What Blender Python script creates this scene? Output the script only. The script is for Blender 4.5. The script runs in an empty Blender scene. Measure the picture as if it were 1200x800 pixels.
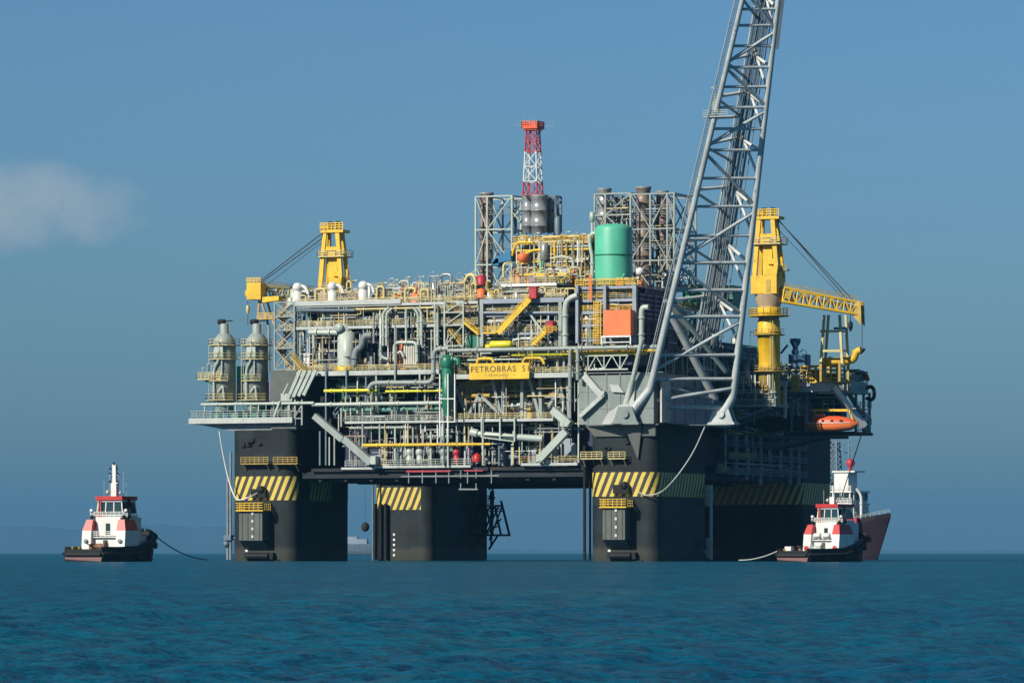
import bpy, bmesh, math, random
import numpy as np
from mathutils import Vector, Matrix

# ------------------------------------------------------------------ camera, sky, sun, exposure
SC = bpy.context.scene
COL = SC.collection
TH = math.radians(23.0); FPX = 5200.0; DIST = 913.4; HZ = 647.5
CT, ST = math.cos(TH), math.sin(TH)
_xn = 170 * DIST / FPX
CX, CY, CZ = -_xn * CT + DIST * ST, -_xn * ST - DIST * CT, 1.76
cam_d = bpy.data.cameras.new('camera'); cam = bpy.data.objects.new('camera', cam_d); COL.objects.link(cam)
cam.location = (CX, CY, CZ); cam.rotation_euler = (math.pi / 2, 0, TH)
cam_d.sensor_width = 36; cam_d.lens = FPX / 1200 * 36; cam_d.shift_y = (HZ - 400) / 1200
cam_d.clip_start = 1; cam_d.clip_end = 200000
SC.camera = cam

TO_SUN = Vector((-0.43, -1.0, 0.67)).normalized()
SUN_EL = math.asin(TO_SUN.z); SUN_ROT = math.atan2(TO_SUN.x, TO_SUN.y)
w = bpy.data.worlds.new('World'); SC.world = w; w.use_nodes = True
nt = w.node_tree; nt.nodes.clear()
def N(t, **k):
    n = nt.nodes.new(t)
    for a, b in k.items(): setattr(n, a, b)
    return n
out = N('ShaderNodeOutputWorld'); bg = N('ShaderNodeBackground')
sky = N('ShaderNodeTexSky', sky_type='NISHITA', sun_disc=False)
sky.sun_elevation = SUN_EL; sky.sun_rotation = SUN_ROT
sky.air_density = 1.0; sky.dust_density = 0.6; sky.ozone_density = 3.0
tint = N('ShaderNodeMix', data_type='RGBA', blend_type='MULTIPLY')
tint.inputs['Factor'].default_value = 1.0
SKY_TINT = (0.300, 0.457, 0.605, 1)
nt.links.new(sky.outputs[0], tint.inputs['A']); tint.inputs['B'].default_value = SKY_TINT
# a soft bank of cloud low in the sky, placed by compass direction
geo = N('ShaderNodeTexCoord')
def vmath(op, a, b=None):
    n = N('ShaderNodeVectorMath', operation=op)
    for i, s in enumerate((a, b)):
        if s is None: continue
        if hasattr(s, 'is_output'): nt.links.new(s, n.inputs[i])
        else: n.inputs[i].default_value = s
    return n
def fmath(op, a, b=0.0, clamp=False):
    n = N('ShaderNodeMath', operation=op, use_clamp=clamp)
    for i, s in enumerate((a, b)):
        if hasattr(s, 'is_output'): nt.links.new(s, n.inputs[i])
        else: n.inputs[i].default_value = s
    return n.outputs[0]
def pixdir(px, py):
    a = (px - 600) / FPX; b = (HZ - py) / FPX
    return Vector((a * CT - ST, a * ST + CT, b)).normalized()
cdir = pixdir(5, 240)
cright = Vector((CT, ST, 0)); cup = Vector((0, 0, 1))
d0 = vmath('SUBTRACT', geo.outputs['Generated'], tuple(cdir)).outputs[0]
ux = vmath('DOT_PRODUCT', d0, tuple(cright)).outputs['Value']
uz = vmath('DOT_PRODUCT', d0, tuple(cup)).outputs['Value']
nz = N('ShaderNodeTexNoise'); nz.inputs['Scale'].default_value = 70; nz.inputs['Detail'].default_value = 8; nz.inputs['Roughness'].default_value = .62
nt.links.new(geo.outputs['Generated'], nz.inputs['Vector'])
ex = fmath('POWER', fmath('ABSOLUTE', fmath('DIVIDE', ux, 0.031)), 2.0)
ez = fmath('POWER', fmath('ABSOLUTE', fmath('DIVIDE', uz, 0.0100)), 2.0)
rr = fmath('SUBTRACT', fmath('SUBTRACT', 1.25, fmath('ADD', ex, ez)), fmath('MULTIPLY', fmath('SUBTRACT', 0.62, nz.outputs['Fac']), 2.0))
cm = N('ShaderNodeMapRange', interpolation_type='SMOOTHSTEP')
nt.links.new(rr, cm.inputs['Value']); cm.inputs['From Min'].default_value = -0.35; cm.inputs['From Max'].default_value = 1.2
cm.inputs['To Max'].default_value = 0.62
cl = N('ShaderNodeMix', data_type='RGBA')
nt.links.new(cm.outputs[0], cl.inputs['Factor']); nt.links.new(tint.outputs['Result'], cl.inputs['A'])
cl.inputs['B'].default_value = (3.6, 4.0, 4.3, 1)
nt.links.new(cl.outputs['Result'], bg.inputs['Color'])
bg.inputs['Strength'].default_value = 0.1
# sky dimmed towards the zenith to weaken fill light on shaded faces
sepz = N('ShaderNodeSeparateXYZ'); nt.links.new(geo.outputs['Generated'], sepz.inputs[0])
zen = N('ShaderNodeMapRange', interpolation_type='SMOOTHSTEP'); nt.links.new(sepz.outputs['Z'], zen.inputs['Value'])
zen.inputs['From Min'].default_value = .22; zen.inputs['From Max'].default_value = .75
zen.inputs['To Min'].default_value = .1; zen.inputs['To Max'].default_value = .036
low = N('ShaderNodeMapRange', interpolation_type='SMOOTHSTEP'); nt.links.new(sepz.outputs['Z'], low.inputs['Value'])
low.inputs['From Min'].default_value = -.01; low.inputs['From Max'].default_value = .13
low.inputs['To Min'].default_value = .84; low.inputs['To Max'].default_value = 1.02
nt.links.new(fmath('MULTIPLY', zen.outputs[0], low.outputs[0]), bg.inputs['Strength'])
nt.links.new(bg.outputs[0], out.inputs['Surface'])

sun_d = bpy.data.lights.new('sun', 'SUN'); sun = bpy.data.objects.new('sun', sun_d); COL.objects.link(sun)
sun_d.energy = 4.5; sun_d.angle = math.radians(0.5); sun_d.color = (1.0, 0.93, 0.80)
sun.rotation_euler = TO_SUN.to_track_quat('Z', 'Y').to_euler(); sun.location = (-200, -200, 200)
SC.view_settings.view_transform = 'Standard'; SC.view_settings.look = 'None'
SC.view_settings.exposure = 0.38; SC.view_settings.gamma = 1.0; SC.view_settings.use_curve_mapping = False
SC.render.engine = 'CYCLES'
SC.cycles.use_denoising = True; SC.cycles.max_bounces = 5; SC.cycles.diffuse_bounces = 2; SC.cycles.glossy_bounces = 2
SC.cycles.volume_bounces = 0; SC.cycles.caustics_reflective = False; SC.cycles.caustics_refractive = False

# ------------------------------------------------------------------ helpers
rnd = random.Random(51)
OFF = {}
def p(px, py, Y):
    """the point of the upright plane y = Y seen at that spot of the photograph"""
    a = (px - 600) / FPX; b = (HZ - py) / FPX
    dx, dy = a * CT - ST, a * ST + CT
    t = (Y - CY) / dy
    return Vector((CX + dx * t, Y, CZ + b * t))
def q(px, py, X):
    a = (px - 600) / FPX; b = (HZ - py) / FPX
    dx, dy = a * CT - ST, a * ST + CT
    t = (X - CX) / dx
    return Vector((X, CY + dy * t, CZ + b * t))
def onplane(px, py, o, n):
    a = (px - 600) / FPX; b = (HZ - py) / FPX
    d = Vector((a * CT - ST, a * ST + CT, b)); c = Vector((CX, CY, CZ))
    return c + d * ((o - c).dot(n) / d.dot(n))
V = Vector

class MB:
    def __init__(s): s.v = []; s.f = []; s.sm = []
    def add(s, vs, fs, smooth=False):
        o = len(s.v); s.v += [tuple(x) for x in vs]
        s.f += [[i + o for i in f] for f in fs]; s.sm += [smooth] * len(fs); return s
    def box(s, a, b):
        x0, x1 = sorted((a[0], b[0])); y0, y1 = sorted((a[1], b[1])); z0, z1 = sorted((a[2], b[2]))
        return s.add([(x0,y0,z0),(x1,y0,z0),(x1,y1,z0),(x0,y1,z0),(x0,y0,z1),(x1,y0,z1),(x1,y1,z1),(x0,y1,z1)],
                     [(3,2,1,0),(4,5,6,7),(0,1,5,4),(1,2,6,5),(2,3,7,6),(3,0,4,7)])
    def beam(s, a, b, w, h=None, up=(0, 0, 1)):
        a, b = V(a), V(b); h = h or w; d = (b - a).normalized(); up = V(up)
        if abs(d.dot(up)) > .98: up = V((0, 1, 0))
        r = d.cross(up).normalized() * w / 2; u = r.cross(d).normalized() * h / 2
        vs = [a - r - u, a + r - u, a + r + u, a - r + u, b - r - u, b + r - u, b + r + u, b - r + u]
        return s.add(vs, [(0,1,2,3),(7,6,5,4),(4,5,1,0),(5,6,2,1),(6,7,3,2),(7,4,0,3)])
    def tube(s, pts, r, n=8, r2=None):
        pts = [V(x) for x in pts]; m = len(pts); vs = []; fs = []
        d0 = (pts[1] - pts[0]).normalized()
        u = d0.cross(V((0, 0, 1)))
        if u.length < .1: u = d0.cross(V((0, 1, 0)))
        u.normalize()
        for i, c in enumerate(pts):
            di = (pts[i] - pts[i-1]).normalized() if i else d0
            do = (pts[i+1] - pts[i]).normalized() if i < m - 1 else di
            t = (di + do)
            t = t.normalized() if t.length > 1e-4 else di
            k = 1 / max(.45, t.dot(do))
            u = (u - t * u.dot(t)).normalized(); w_ = t.cross(u)
            rr_ = r if r2 is None else r + (r2 - r) * i / (m - 1)
            bis = (do - di)
            bis = bis.normalized() if bis.length > 1e-4 else None
            for j in range(n):
                a = 2 * math.pi * j / n; e = (u * math.cos(a) + w_ * math.sin(a)) * rr_
                if bis is not None: e += bis * e.dot(bis) * (k - 1)
                vs.append(c + e)
        for i in range(m - 1):
            for j in range(n):
                fs.append((i*n + j, i*n + (j+1) % n, (i+1)*n + (j+1) % n, (i+1)*n + j))
        s.add(vs, fs, n > 5)
        s.add(vs[:n], [tuple(range(n - 1, -1, -1))]); s.add(vs[-n:], [tuple(range(n))]); return s
    def pipe(s, pts, r, bend=None, n=8):
        """a tube with rounded elbows"""
        pts = [V(x) for x in pts]; bend = bend or r * 2.5; o = [pts[0]]
        for i in range(1, len(pts) - 1):
            a, b, c = pts[i-1], pts[i], pts[i+1]
            l1 = min(bend, (a-b).length * .45); l2 = min(bend, (c-b).length * .45)
            A = b + (a-b).normalized() * l1; C = b + (c-b).normalized() * l2
            for t in (0, .33, .67, 1): o.append(A*(1-t)**2 + b*2*t*(1-t) + C*t*t)
        o.append(pts[-1]); s.tube(o, r, n)
        for a, b in zip(pts, pts[1:]):           # flanges
            L = (b - a).length
            if L > 2.4 and r > .15:
                for t in ((.5,) if L < 5 else (.28, .72)):
                    c = a.lerp(b, t); s.lathe(c, [(r, -.16), (r * 1.4, -.14), (r * 1.4, .14), (r, .16)], n, b - a, False)
        return s
    def lathe(s, c, prof, n=16, axis=(0, 0, 1), smooth=True):
        c = V(c); ax = V(axis).normalized(); u = ax.cross(V((0, 0, 1)))
        if u.length < .1: u = V((1, 0, 0))
        u.normalize(); w_ = ax.cross(u); vs = []; fs = []; m = len(prof)
        for r, z in prof:
            for j in range(n):
                a = 2 * math.pi * j / n; vs.append(c + ax * z + (u * math.cos(a) + w_ * math.sin(a)) * max(r, .001))
        for i in range(m - 1):
            for j in range(n): fs.append((i*n + j, i*n + (j+1) % n, (i+1)*n + (j+1) % n, (i+1)*n + j))
        s.add(vs, fs, smooth); s.add(vs[:n], [tuple(range(n-1, -1, -1))]); s.add(vs[-n:], [tuple(range(n))]); return s
    def prism(s, poly, z0, z1):
        n = len(poly); area = sum(poly[i][0]*poly[(i+1)%n][1]-poly[(i+1)%n][0]*poly[i][1] for i in range(n))
        if area < 0: poly = poly[::-1]
        vs = [(x, y, z0) for x, y in poly] + [(x, y, z1) for x, y in poly]
        return s.add(vs, [tuple(range(n-1, -1, -1)), tuple(range(n, 2*n))] + [(i, (i+1) % n, n + (i+1) % n, n + i) for i in range(n)])
    def slab(s, pts, vec):
        """a flat outline given real thickness"""
        n = len(pts); pts = [V(x) for x in pts]; vec = V(vec)
        nor = V((0, 0, 0))
        for i in range(n): nor += pts[i].cross(pts[(i+1) % n])
        if nor.dot(vec) < 0: pts = pts[::-1]
        vs = pts + [x + vec for x in pts]
        return s.add(vs, [tuple(range(n-1, -1, -1)), tuple(range(n, 2*n))] + [(i, (i+1) % n, n + (i+1) % n, n + i) for i in range(n)])
    def rail(s, pts, h=1.15, r=.05, step=1.6, rows=3):
        pts = [V(x) for x in pts]
        for a, b in zip(pts, pts[1:]):
            L = (b - a).length; k = max(1, round(L / step))
            for i in range(k + 1):
                c = a.lerp(b, i / k); s.beam(c, c + V((0, 0, h)), r * 1.6)
            for j in range(rows):
                z = V((0, 0, h * (j + 1) / rows)); s.beam(a + z, b + z, r * 2)
        return s
    def sphere(s, c, r, n=10, sz=1):
        k = max(4, n // 2)
        return s.lathe(c, [(r * math.sin(math.pi * i / k), -r * sz * math.cos(math.pi * i / k)) for i in range(k + 1)], n)
    def build(s, name, m, parent=None, bevel=0):
        me = bpy.data.meshes.new(name); off = OFF.get(parent.name, V((0, 0, 0))) if parent else V((0, 0, 0))
        me.from_pydata([(x[0]-off[0], x[1]-off[1], x[2]-off[2]) for x in s.v], [], s.f)
        me.polygons.foreach_set('use_smooth', s.sm); me.update()
        o = bpy.data.objects.new(name, me); COL.objects.link(o); me.materials.append(m)
        if parent: o.parent = parent; OFF[o.name] = off
        if bevel:
            b = o.modifiers.new('bevel', 'BEVEL'); b.width = bevel; b.segments = 2; b.limit_method = 'ANGLE'
        return o

def thing(name, label, cat, loc=(0, 0, 0), rz=0, group=None, local=False):
    o = bpy.data.objects.new(name, None); COL.objects.link(o); o.location = loc; o.rotation_euler = (0, 0, rz)
    o['label'] = label; o['category'] = cat
    if group: o['group'] = group
    OFF[o.name] = V((0, 0, 0)) if local else V(loc); o.empty_display_size = .5
    return o
def tag(o, label, cat, group=None):
    o['label'] = label; o['category'] = cat
    if group: o['group'] = group
    return o
def dup(root, loc, rz, label):
    r = root.copy(); COL.objects.link(r); r.location = loc; r.rotation_euler = (0, 0, rz); r['label'] = label
    OFF[r.name] = V((0, 0, 0))
    for ch in list(root.children):
        c = ch.copy(); COL.objects.link(c); c.parent = r
        for g in ch.children:
            d = g.copy(); COL.objects.link(d); d.parent = c
    return r

def mat(name, col, rough=.55, metal=0.0, var=.22, scale=.35, rust=0.0, rcol=(.10, .045, .02), fine=.12, streak=None, bump=0.0, spec=.5, seams=False):
    m = bpy.data.materials.new(name); m.use_nodes = True; t = m.node_tree; b = t.nodes['Principled BSDF']
    b.inputs['Roughness'].default_value = rough; b.inputs['Metallic'].default_value = metal; b.inputs['Specular IOR Level'].default_value = spec
    tc = t.nodes.new('ShaderNodeTexCoord')
    def noise(sc, det, vec=None):
        n = t.nodes.new('ShaderNodeTexNoise'); n.inputs['Scale'].default_value = sc; n.inputs['Detail'].default_value = det
        t.links.new(vec or tc.outputs['Object'], n.inputs['Vector']); return n.outputs['Fac']
    def mix(f, a, bb):
        n = t.nodes.new('ShaderNodeMix'); n.data_type = 'RGBA'
        for k, s_ in (('Factor', f), ('A', a), ('B', bb)):
            if hasattr(s_, 'is_output'): t.links.new(s_, n.inputs[k])
            else: n.inputs[k].default_value = s_
        return n.outputs['Result']
    def mr(f, a, bb, lo=0, hi=1):
        n = t.nodes.new('ShaderNodeMapRange'); t.links.new(f, n.inputs['Value'])
        n.inputs['From Min'].default_value = a; n.inputs['From Max'].default_value = bb
        n.inputs['To Min'].default_value = lo; n.inputs['To Max'].default_value = hi; return n.outputs[0]
    c = lambda k: tuple(min(1, x * k) for x in col[:3]) + (1,)
    r = mix(mr(noise(scale, 4), .3, .7), c(1 - var), c(1 + var * .7))
    r = mix(mr(noise(scale * 9, 3), .35, .75, 0, fine * 2.2), r, c(.45))
    mp = t.nodes.new('ShaderNodeMapping'); mp.inputs['Scale'].default_value = (1, 1, .07)
    t.links.new(tc.outputs['Object'], mp.inputs['Vector'])
    if rust:
        r = mix(mr(noise(1.3, 4, mp.outputs[0]), .72 - rust * .3, .9 - rust * .2, 0, .8), r, tuple(rcol) + (1,))
        r = mix(mr(noise(.9, 5), .70 - rust * .2, .78 - rust * .2, 0, .7), r, tuple(rcol) + (1,))
    if streak:
        r = mix(mr(noise(.8, 3, mp.outputs[0]), .45, .75, 0, .75), r, tuple(streak) + (1,))
    if seams:                                   # plate seams and the weedy band at the waterline
        sx = t.nodes.new('ShaderNodeSeparateXYZ'); t.links.new(tc.outputs['Object'], sx.inputs[0])
        gz = t.nodes.new('ShaderNodeNewGeometry'); sg = t.nodes.new('ShaderNodeSeparateXYZ'); t.links.new(gz.outputs['Position'], sg.inputs[0])
        def mm(op, a, bb=0.0):
            n = t.nodes.new('ShaderNodeMath'); n.operation = op
            for i, s_ in enumerate((a, bb)):
                if hasattr(s_, 'is_output'): t.links.new(s_, n.inputs[i])
                else: n.inputs[i].default_value = s_
            return n.outputs[0]
        hz_ = mm('LESS_THAN', mm('FRACT', mm('DIVIDE', sg.outputs['Z'], 2.9)), .045)
        vt_ = mm('LESS_THAN', mm('FRACT', mm('DIVIDE', mm('ADD', sg.outputs['X'], sg.outputs['Y']), 3.7)), .035)
        r = mix(mm('MULTIPLY', mm('MAXIMUM', hz_, vt_), .6), r, c(.45))
        pl = t.nodes.new('ShaderNodeTexWhiteNoise'); pl.noise_dimensions = '2D'
        cb = t.nodes.new('ShaderNodeCombineXYZ'); t.links.new(mm('FLOOR', mm('DIVIDE', sg.outputs['Z'], 2.9)), cb.inputs[0]); t.links.new(mm('FLOOR', mm('DIVIDE', mm('ADD', sg.outputs['X'], sg.outputs['Y']), 3.7)), cb.inputs[1])
        t.links.new(cb.outputs[0], pl.inputs['Vector'])
        r = mix(mm('MULTIPLY', pl.outputs['Value'], .35), r, c(1.6))
        r = mix(mr(mm('ADD', sg.outputs['Z'], mm('MULTIPLY', noise(.7, 4), -1.6)), .9, -.2, 0, .85), r, (.014, .022, .012, 1))
        r = mix(mr(mm('ADD', sg.outputs['Z'], mm('MULTIPLY', noise(.5, 4), -2.2)), 2.4, 1.2, 0, .35), r, (.09, .085, .07, 1))
    t.links.new(r, b.inputs['Base Color'])
    if bump:
        bp = t.nodes.new('ShaderNodeBump'); bp.inputs['Strength'].default_value = bump; bp.inputs['Distance'].default_value = .3
        t.links.new(noise(.5, 3), bp.inputs['Height']); t.links.new(bp.outputs[0], b.inputs['Normal'])
    return m
M = {}
def dm(k, *a, **kw): M[k] = mat(k, *a, **kw)
dm('hull', (.021, .028, .030), .6, var=.35, scale=.12, rust=.4, rcol=(.045, .034, .022), streak=(.012, .016, .018), bump=.15, spec=.12, seams=True)
dm('hull_light', (.085, .098, .090), .55, var=.2, scale=.3, rust=.25)
dm('node', (.19, .235, .225), .5, var=.15, scale=.2, rust=.3, rcol=(.18, .13, .09), streak=(.22, .25, .24))
dm('bluepanel', (.26, .31, .38), .5, var=.18, scale=.3, rust=.25, rcol=(.16, .11, .08))
dm('cream', (.52, .50, .44), .5, rust=.3, rcol=(.25, .15, .08))
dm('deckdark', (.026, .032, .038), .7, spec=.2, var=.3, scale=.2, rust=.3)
dm('deckgrey', (.30, .34, .33), .55, var=.2, rust=.25)
dm('edge', (.45, .48, .46), .5, var=.15, rust=.3, rcol=(.25, .17, .1))
dm('grey', (.29, .33, .31), .45, var=.2, rust=.2)
dm('grey2', (.22, .25, .26), .5, var=.25, rust=.3)
dm('pale', (.42, .48, .43), .4, var=.12, rust=.12)
dm('white', (.72, .73, .70), .45, var=.1, rust=.2, rcol=(.4, .3, .2))
dm('boom', (.46, .50, .50), .42, var=.2, scale=.3, rust=.3, rcol=(.2, .18, .16))
dm('boomdark', (.29, .34, .37), .5, var=.2, scale=.2, rust=.2)
dm('yellow', (.76, .48, .018), .5, var=.2, rust=.3, rcol=(.30, .13, .03))
dm('yrail', (.62, .53, .24), .5, var=.2, rust=.25, rcol=(.35, .2, .08))
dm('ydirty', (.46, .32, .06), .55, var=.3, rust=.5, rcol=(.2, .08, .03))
dm('ybright', (.72, .66, .02), .45, var=.1)
dm('tan', (.40, .31, .20), .6, var=.3, rust=.4)
dm('rust', (.20, .11, .07), .7, var=.4, rust=.4)
dm('orange', (.82, .19, .05), .55, var=.16, rust=.25, rcol=(.45, .10, .03))
dm('orangelt', (.76, .11, .03), .4, var=.08)
dm('red', (.50, .022, .018), .45, var=.12, rust=.1)
dm('crimson', (.45, .03, .05), .5, var=.15)
dm('mint', (.10, .50, .33), .45, var=.14, scale=.25, rust=.2, rcol=(.06, .25, .18), streak=(.075, .40, .27))
dm('green', (.015, .17, .10), .4, var=.15, rust=.1)
dm('teal', (.06, .22, .19), .5, var=.15, rust=.2)
dm('blue', (.03, .13, .26), .5, var=.2)
dm('tarp', (.02, .15, .30), .7, var=.25)
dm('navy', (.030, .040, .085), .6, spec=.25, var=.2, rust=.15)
dm('purple', (.13, .12, .24), .6, var=.2, rust=.15)
dm('stack', (.26, .21, .18), .5, .2, var=.3, rust=.5, rcol=(.16, .07, .04))
dm('steel', (.34, .36, .37), .35, .3, var=.25, rust=.2, bump=.1)
dm('bluesteel', (.11, .17, .22), .5, var=.2)
dm('black', (.014, .016, .018), .6, spec=.2, var=.3)
dm('rubber', (.018, .018, .018), .85, var=.3)
dm('rope', (.42, .44, .42), .8, var=.1)
dm('ropedark', (.06, .08, .09), .8)
dm('glass', (.02, .05, .06), .12, var=.05)
dm('boot', (.20, .10, .10), .6, var=.2, rust=.2)
dm('shiphull', (.030, .017, .026), .55, var=.2, rust=.25, rcol=(.07, .03, .02))
dm('ink', (.05, .035, .02), .6)
dm('inkfaint', (.42, .30, .05), .6)
# ------------------------------------------------------------------ the sea, far hills and hazy air
def make_sea():
    rs = np.random.default_rng(7)
    rows = [6.0]
    while rows[-1] < 38000:
        d = rows[-1]; k = 0.0034 if d < 900 else (0.009 if d < 1800 else 0.05)
        if d < 30: k = .03
        rows.append(d * (1 + k))
    rows = np.array(rows)
    fine = np.linspace(-.17, .17, 230); side = .17 * (np.pi / .17) ** np.linspace(0, 1, 36)[1:]
    ang = np.concatenate([-side[::-1], fine, side])[:-1]
    R, A = np.meshgrid(rows, ang, indexing='ij')
    # angles are measured from the direction out to the platform
    dx = -ST * np.cos(A) + CT * np.sin(A); dy = CT * np.cos(A) + ST * np.sin(A)
    X = CX + R * dx; Y = CY + R * dy; Z = np.zeros_like(X)
    sp = np.maximum(R * .0034, 0.02)
    for i in range(150):
        big = i % 3 == 0
        lam = 2.0 * (4 ** rs.random()) if big else 0.25 * (9 ** rs.random()); k = 2 * np.pi / lam
        th = rs.normal(math.radians(200), .45 if big else .8)
        amp = (0.0030 * lam ** .8 if big else 0.0056 * lam ** 0.75) * (0.5 + rs.random())
        att = np.clip((lam / sp - 2.0) / 2.5, 0, 1)
        Z += amp * att * np.sin(k * (X * math.cos(th) + Y * math.sin(th)) + rs.random() * 6.28)
    lull = 0.75 + .25 * np.sin(X * .045 + 1.3 * np.sin(Y * .011)) * np.sin(Y * .021 + 1.1 * np.sin(X * .03))
    Z *= lull * np.clip(1.2 - R / 4000, 0.2, 1)
    nr, na = R.shape
    vs = np.stack([X, Y, Z], -1).reshape(-1, 3)
    i, j = np.meshgrid(np.arange(nr - 1), np.arange(na), indexing='ij'); j2 = (j + 1) % na
    f = np.stack([i*na + j, i*na + j2, (i+1)*na + j2, (i+1)*na + j], -1).reshape(-1, 4)
    vs = np.vstack([vs, [[CX, CY, 0]]]); c = len(vs) - 1
    me = bpy.data.meshes.new('sea_water')
    tri = np.stack([np.full(na, c), (np.arange(na) + 1) % na, np.arange(na)], -1)
    me.vertices.add(len(vs)); me.vertices.foreach_set('co', vs.astype(np.float32).ravel())
    nl = f.size + tri.size; me.loops.add(nl)
    me.loops.foreach_set('vertex_index', np.concatenate([f[:, ::-1].ravel(), tri[:, ::-1].ravel()]).astype(np.int32))
    np_ = len(f) + len(tri); me.polygons.add(np_)
    me.polygons.foreach_set('loop_start', np.concatenate([np.arange(len(f)) * 4, len(f) * 4 + np.arange(len(tri)) * 3]).astype(np.int32))
    me.polygons.foreach_set('use_smooth', np.ones(np_, bool)); me.update(calc_edges=True); me.validate()
    o = bpy.data.objects.new('sea_water', me); COL.objects.link(o); o['kind'] = 'structure'
    m = bpy.data.materials.new('sea'); m.use_nodes = True; t = m.node_tree; b = t.nodes['Principled BSDF']
    b.inputs['Roughness'].default_value = 1; b.inputs['Specular IOR Level'].default_value = 0
    tc = t.nodes.new('ShaderNodeTexCoord')
    n1 = t.nodes.new('ShaderNodeTexNoise'); n1.inputs['Scale'].default_value = .02; n1.inputs['Detail'].default_value = 9; n1.inputs['Roughness'].default_value = .74
    t.links.new(tc.outputs['Object'], n1.inputs['Vector'])
    mx = t.nodes.new('ShaderNodeMix'); mx.data_type = 'RGBA'
    mx.inputs['A'].default_value = (.0003, .066, .146, 1); mx.inputs['B'].default_value = (.0005, .108, .160, 1)  # water tones; the fine patches imitate shading on wave facets
    n1r = t.nodes.new('ShaderNodeMapRange'); n1r.inputs['From Min'].default_value = .28; n1r.inputs['From Max'].default_value = .72; t.links.new(n1.outputs['Fac'], n1r.inputs['Value']); t.links.new(n1r.outputs[0], mx.inputs['Factor']); t.links.new(mx.outputs['Result'], b.inputs['Base Color'])
    n2 = t.nodes.new('ShaderNodeTexNoise'); n2.inputs['Scale'].default_value = 2.6; n2.inputs['Detail'].default_value = 6
    n2.inputs['Roughness'].default_value = .6
    t.links.new(tc.outputs['Object'], n2.inputs['Vector'])
    bp = t.nodes.new('ShaderNodeBump'); bp.inputs['Strength'].default_value = .9; bp.inputs['Distance'].default_value = .2
    t.links.new(n2.outputs['Fac'], bp.inputs['Height'])
    n3 = t.nodes.new('ShaderNodeTexNoise'); n3.inputs['Scale'].default_value = .45; n3.inputs['Detail'].default_value = 4
    t.links.new(tc.outputs['Object'], n3.inputs['Vector'])
    bp2 = t.nodes.new('ShaderNodeBump'); bp2.inputs['Strength'].default_value = .9; bp2.inputs['Distance'].default_value = 1.4
    t.links.new(n3.outputs['Fac'], bp2.inputs['Height']); t.links.new(bp.outputs[0], bp2.inputs['Normal'])
    t.links.new(bp2.outputs[0], b.inputs['Normal'])
    # wind-roughened water mirrors less than still water at a glancing angle: a share of the Fresnel reflection
    gl = t.nodes.new('ShaderNodeBsdfGlossy'); gl.inputs['Roughness'].default_value = .16; t.links.new(bp2.outputs[0], gl.inputs['Normal'])
    fr = t.nodes.new('ShaderNodeFresnel'); fr.inputs['IOR'].default_value = 1.333; t.links.new(bp2.outputs[0], fr.inputs['Normal'])
    sc_ = t.nodes.new('ShaderNodeMath'); sc_.operation = 'MULTIPLY'; sc_.inputs[1].default_value = .24; t.links.new(fr.outputs[0], sc_.inputs[0])
    ms = t.nodes.new('ShaderNodeMixShader'); t.links.new(sc_.outputs[0], ms.inputs[0]); t.links.new(b.outputs[0], ms.inputs[1]); t.links.new(gl.outputs[0], ms.inputs[2])
    t.links.new(ms.outputs[0], t.nodes['Material Output'].inputs['Surface'])
    me.materials.append(m)
make_sea()

def make_hills():
    """a low ridge of coastal hills some 30 km off, wrapping round the far side of the bay"""
    D = 37000; n = 900; span = .32; depth = 3500
    prof = [(-400, 20), (-130, 30), (0, 33), (40, 34), (70, 46), (92, 50), (120, 30), (150, 20), (190, 30), (235, 48), (262, 52), (330, 36), (420, 10), (520, 5), (700, 4), (1330, 4)]
    mb = MB(); vs = []
    hs = np.interp(np.linspace(-700, 1900, n), [a for a, _ in prof], [b for _, b in prof]); hs = np.convolve(np.pad(hs, 37, 'edge'), np.ones(75) / 75, 'valid')
    for i in range(n):
        px = -700 + 2600 * i / (n - 1)
        h = float(hs[i])
        h *= .85 * (1 + .05 * math.sin(px * .045) + .02 * math.sin(px * .13 + 1) + .012 * math.sin(px * .37 + 2))
        a = (px - 600) / FPX; dx, dy = a * CT - ST, a * ST + CT
        for k, (dd, hh) in enumerate(((0, -1), (900, .55), (1900, 1.0), (2600, .7), (depth, -1))):
            z = -2 if hh < 0 else h / FPX * (D + 1900) * hh
            vs.append((CX + dx * (D + dd), CY + dy * (D + dd), z))
    fs = [(i*5 + k, (i+1)*5 + k, (i+1)*5 + k + 1, i*5 + k + 1) for i in range(n - 1) for k in range(4)]
    mb.add(vs, fs, True)
    o = mb.build('hills', mat('hill', (.05, .075, .05), .9, scale=.002, var=.3)); o['kind'] = 'structure'
make_hills()

def make_haze():
    mb = MB(); mb.box((CX - 41000, CY - 41000, -3), (CX + 41000, CY + 41000, 520))
    m = bpy.data.materials.new('haze'); m.use_nodes = True; t = m.node_tree; t.nodes.clear()
    o_ = t.nodes.new('ShaderNodeOutputMaterial'); vl = t.nodes.new('ShaderNodeVolumePrincipled')
    vl.inputs['Color'].default_value = HAZE_COL; vl.inputs['Density'].default_value = HAZE_DENS; vl.inputs['Anisotropy'].default_value = 0.0
    t.links.new(vl.outputs[0], o_.inputs['Volume'])
    o = mb.build('haze', m); o['kind'] = 'stuff'
HAZE_COL = (.14, .40, .70, 1); HAZE_DENS = 4.4e-5
make_haze()

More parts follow.
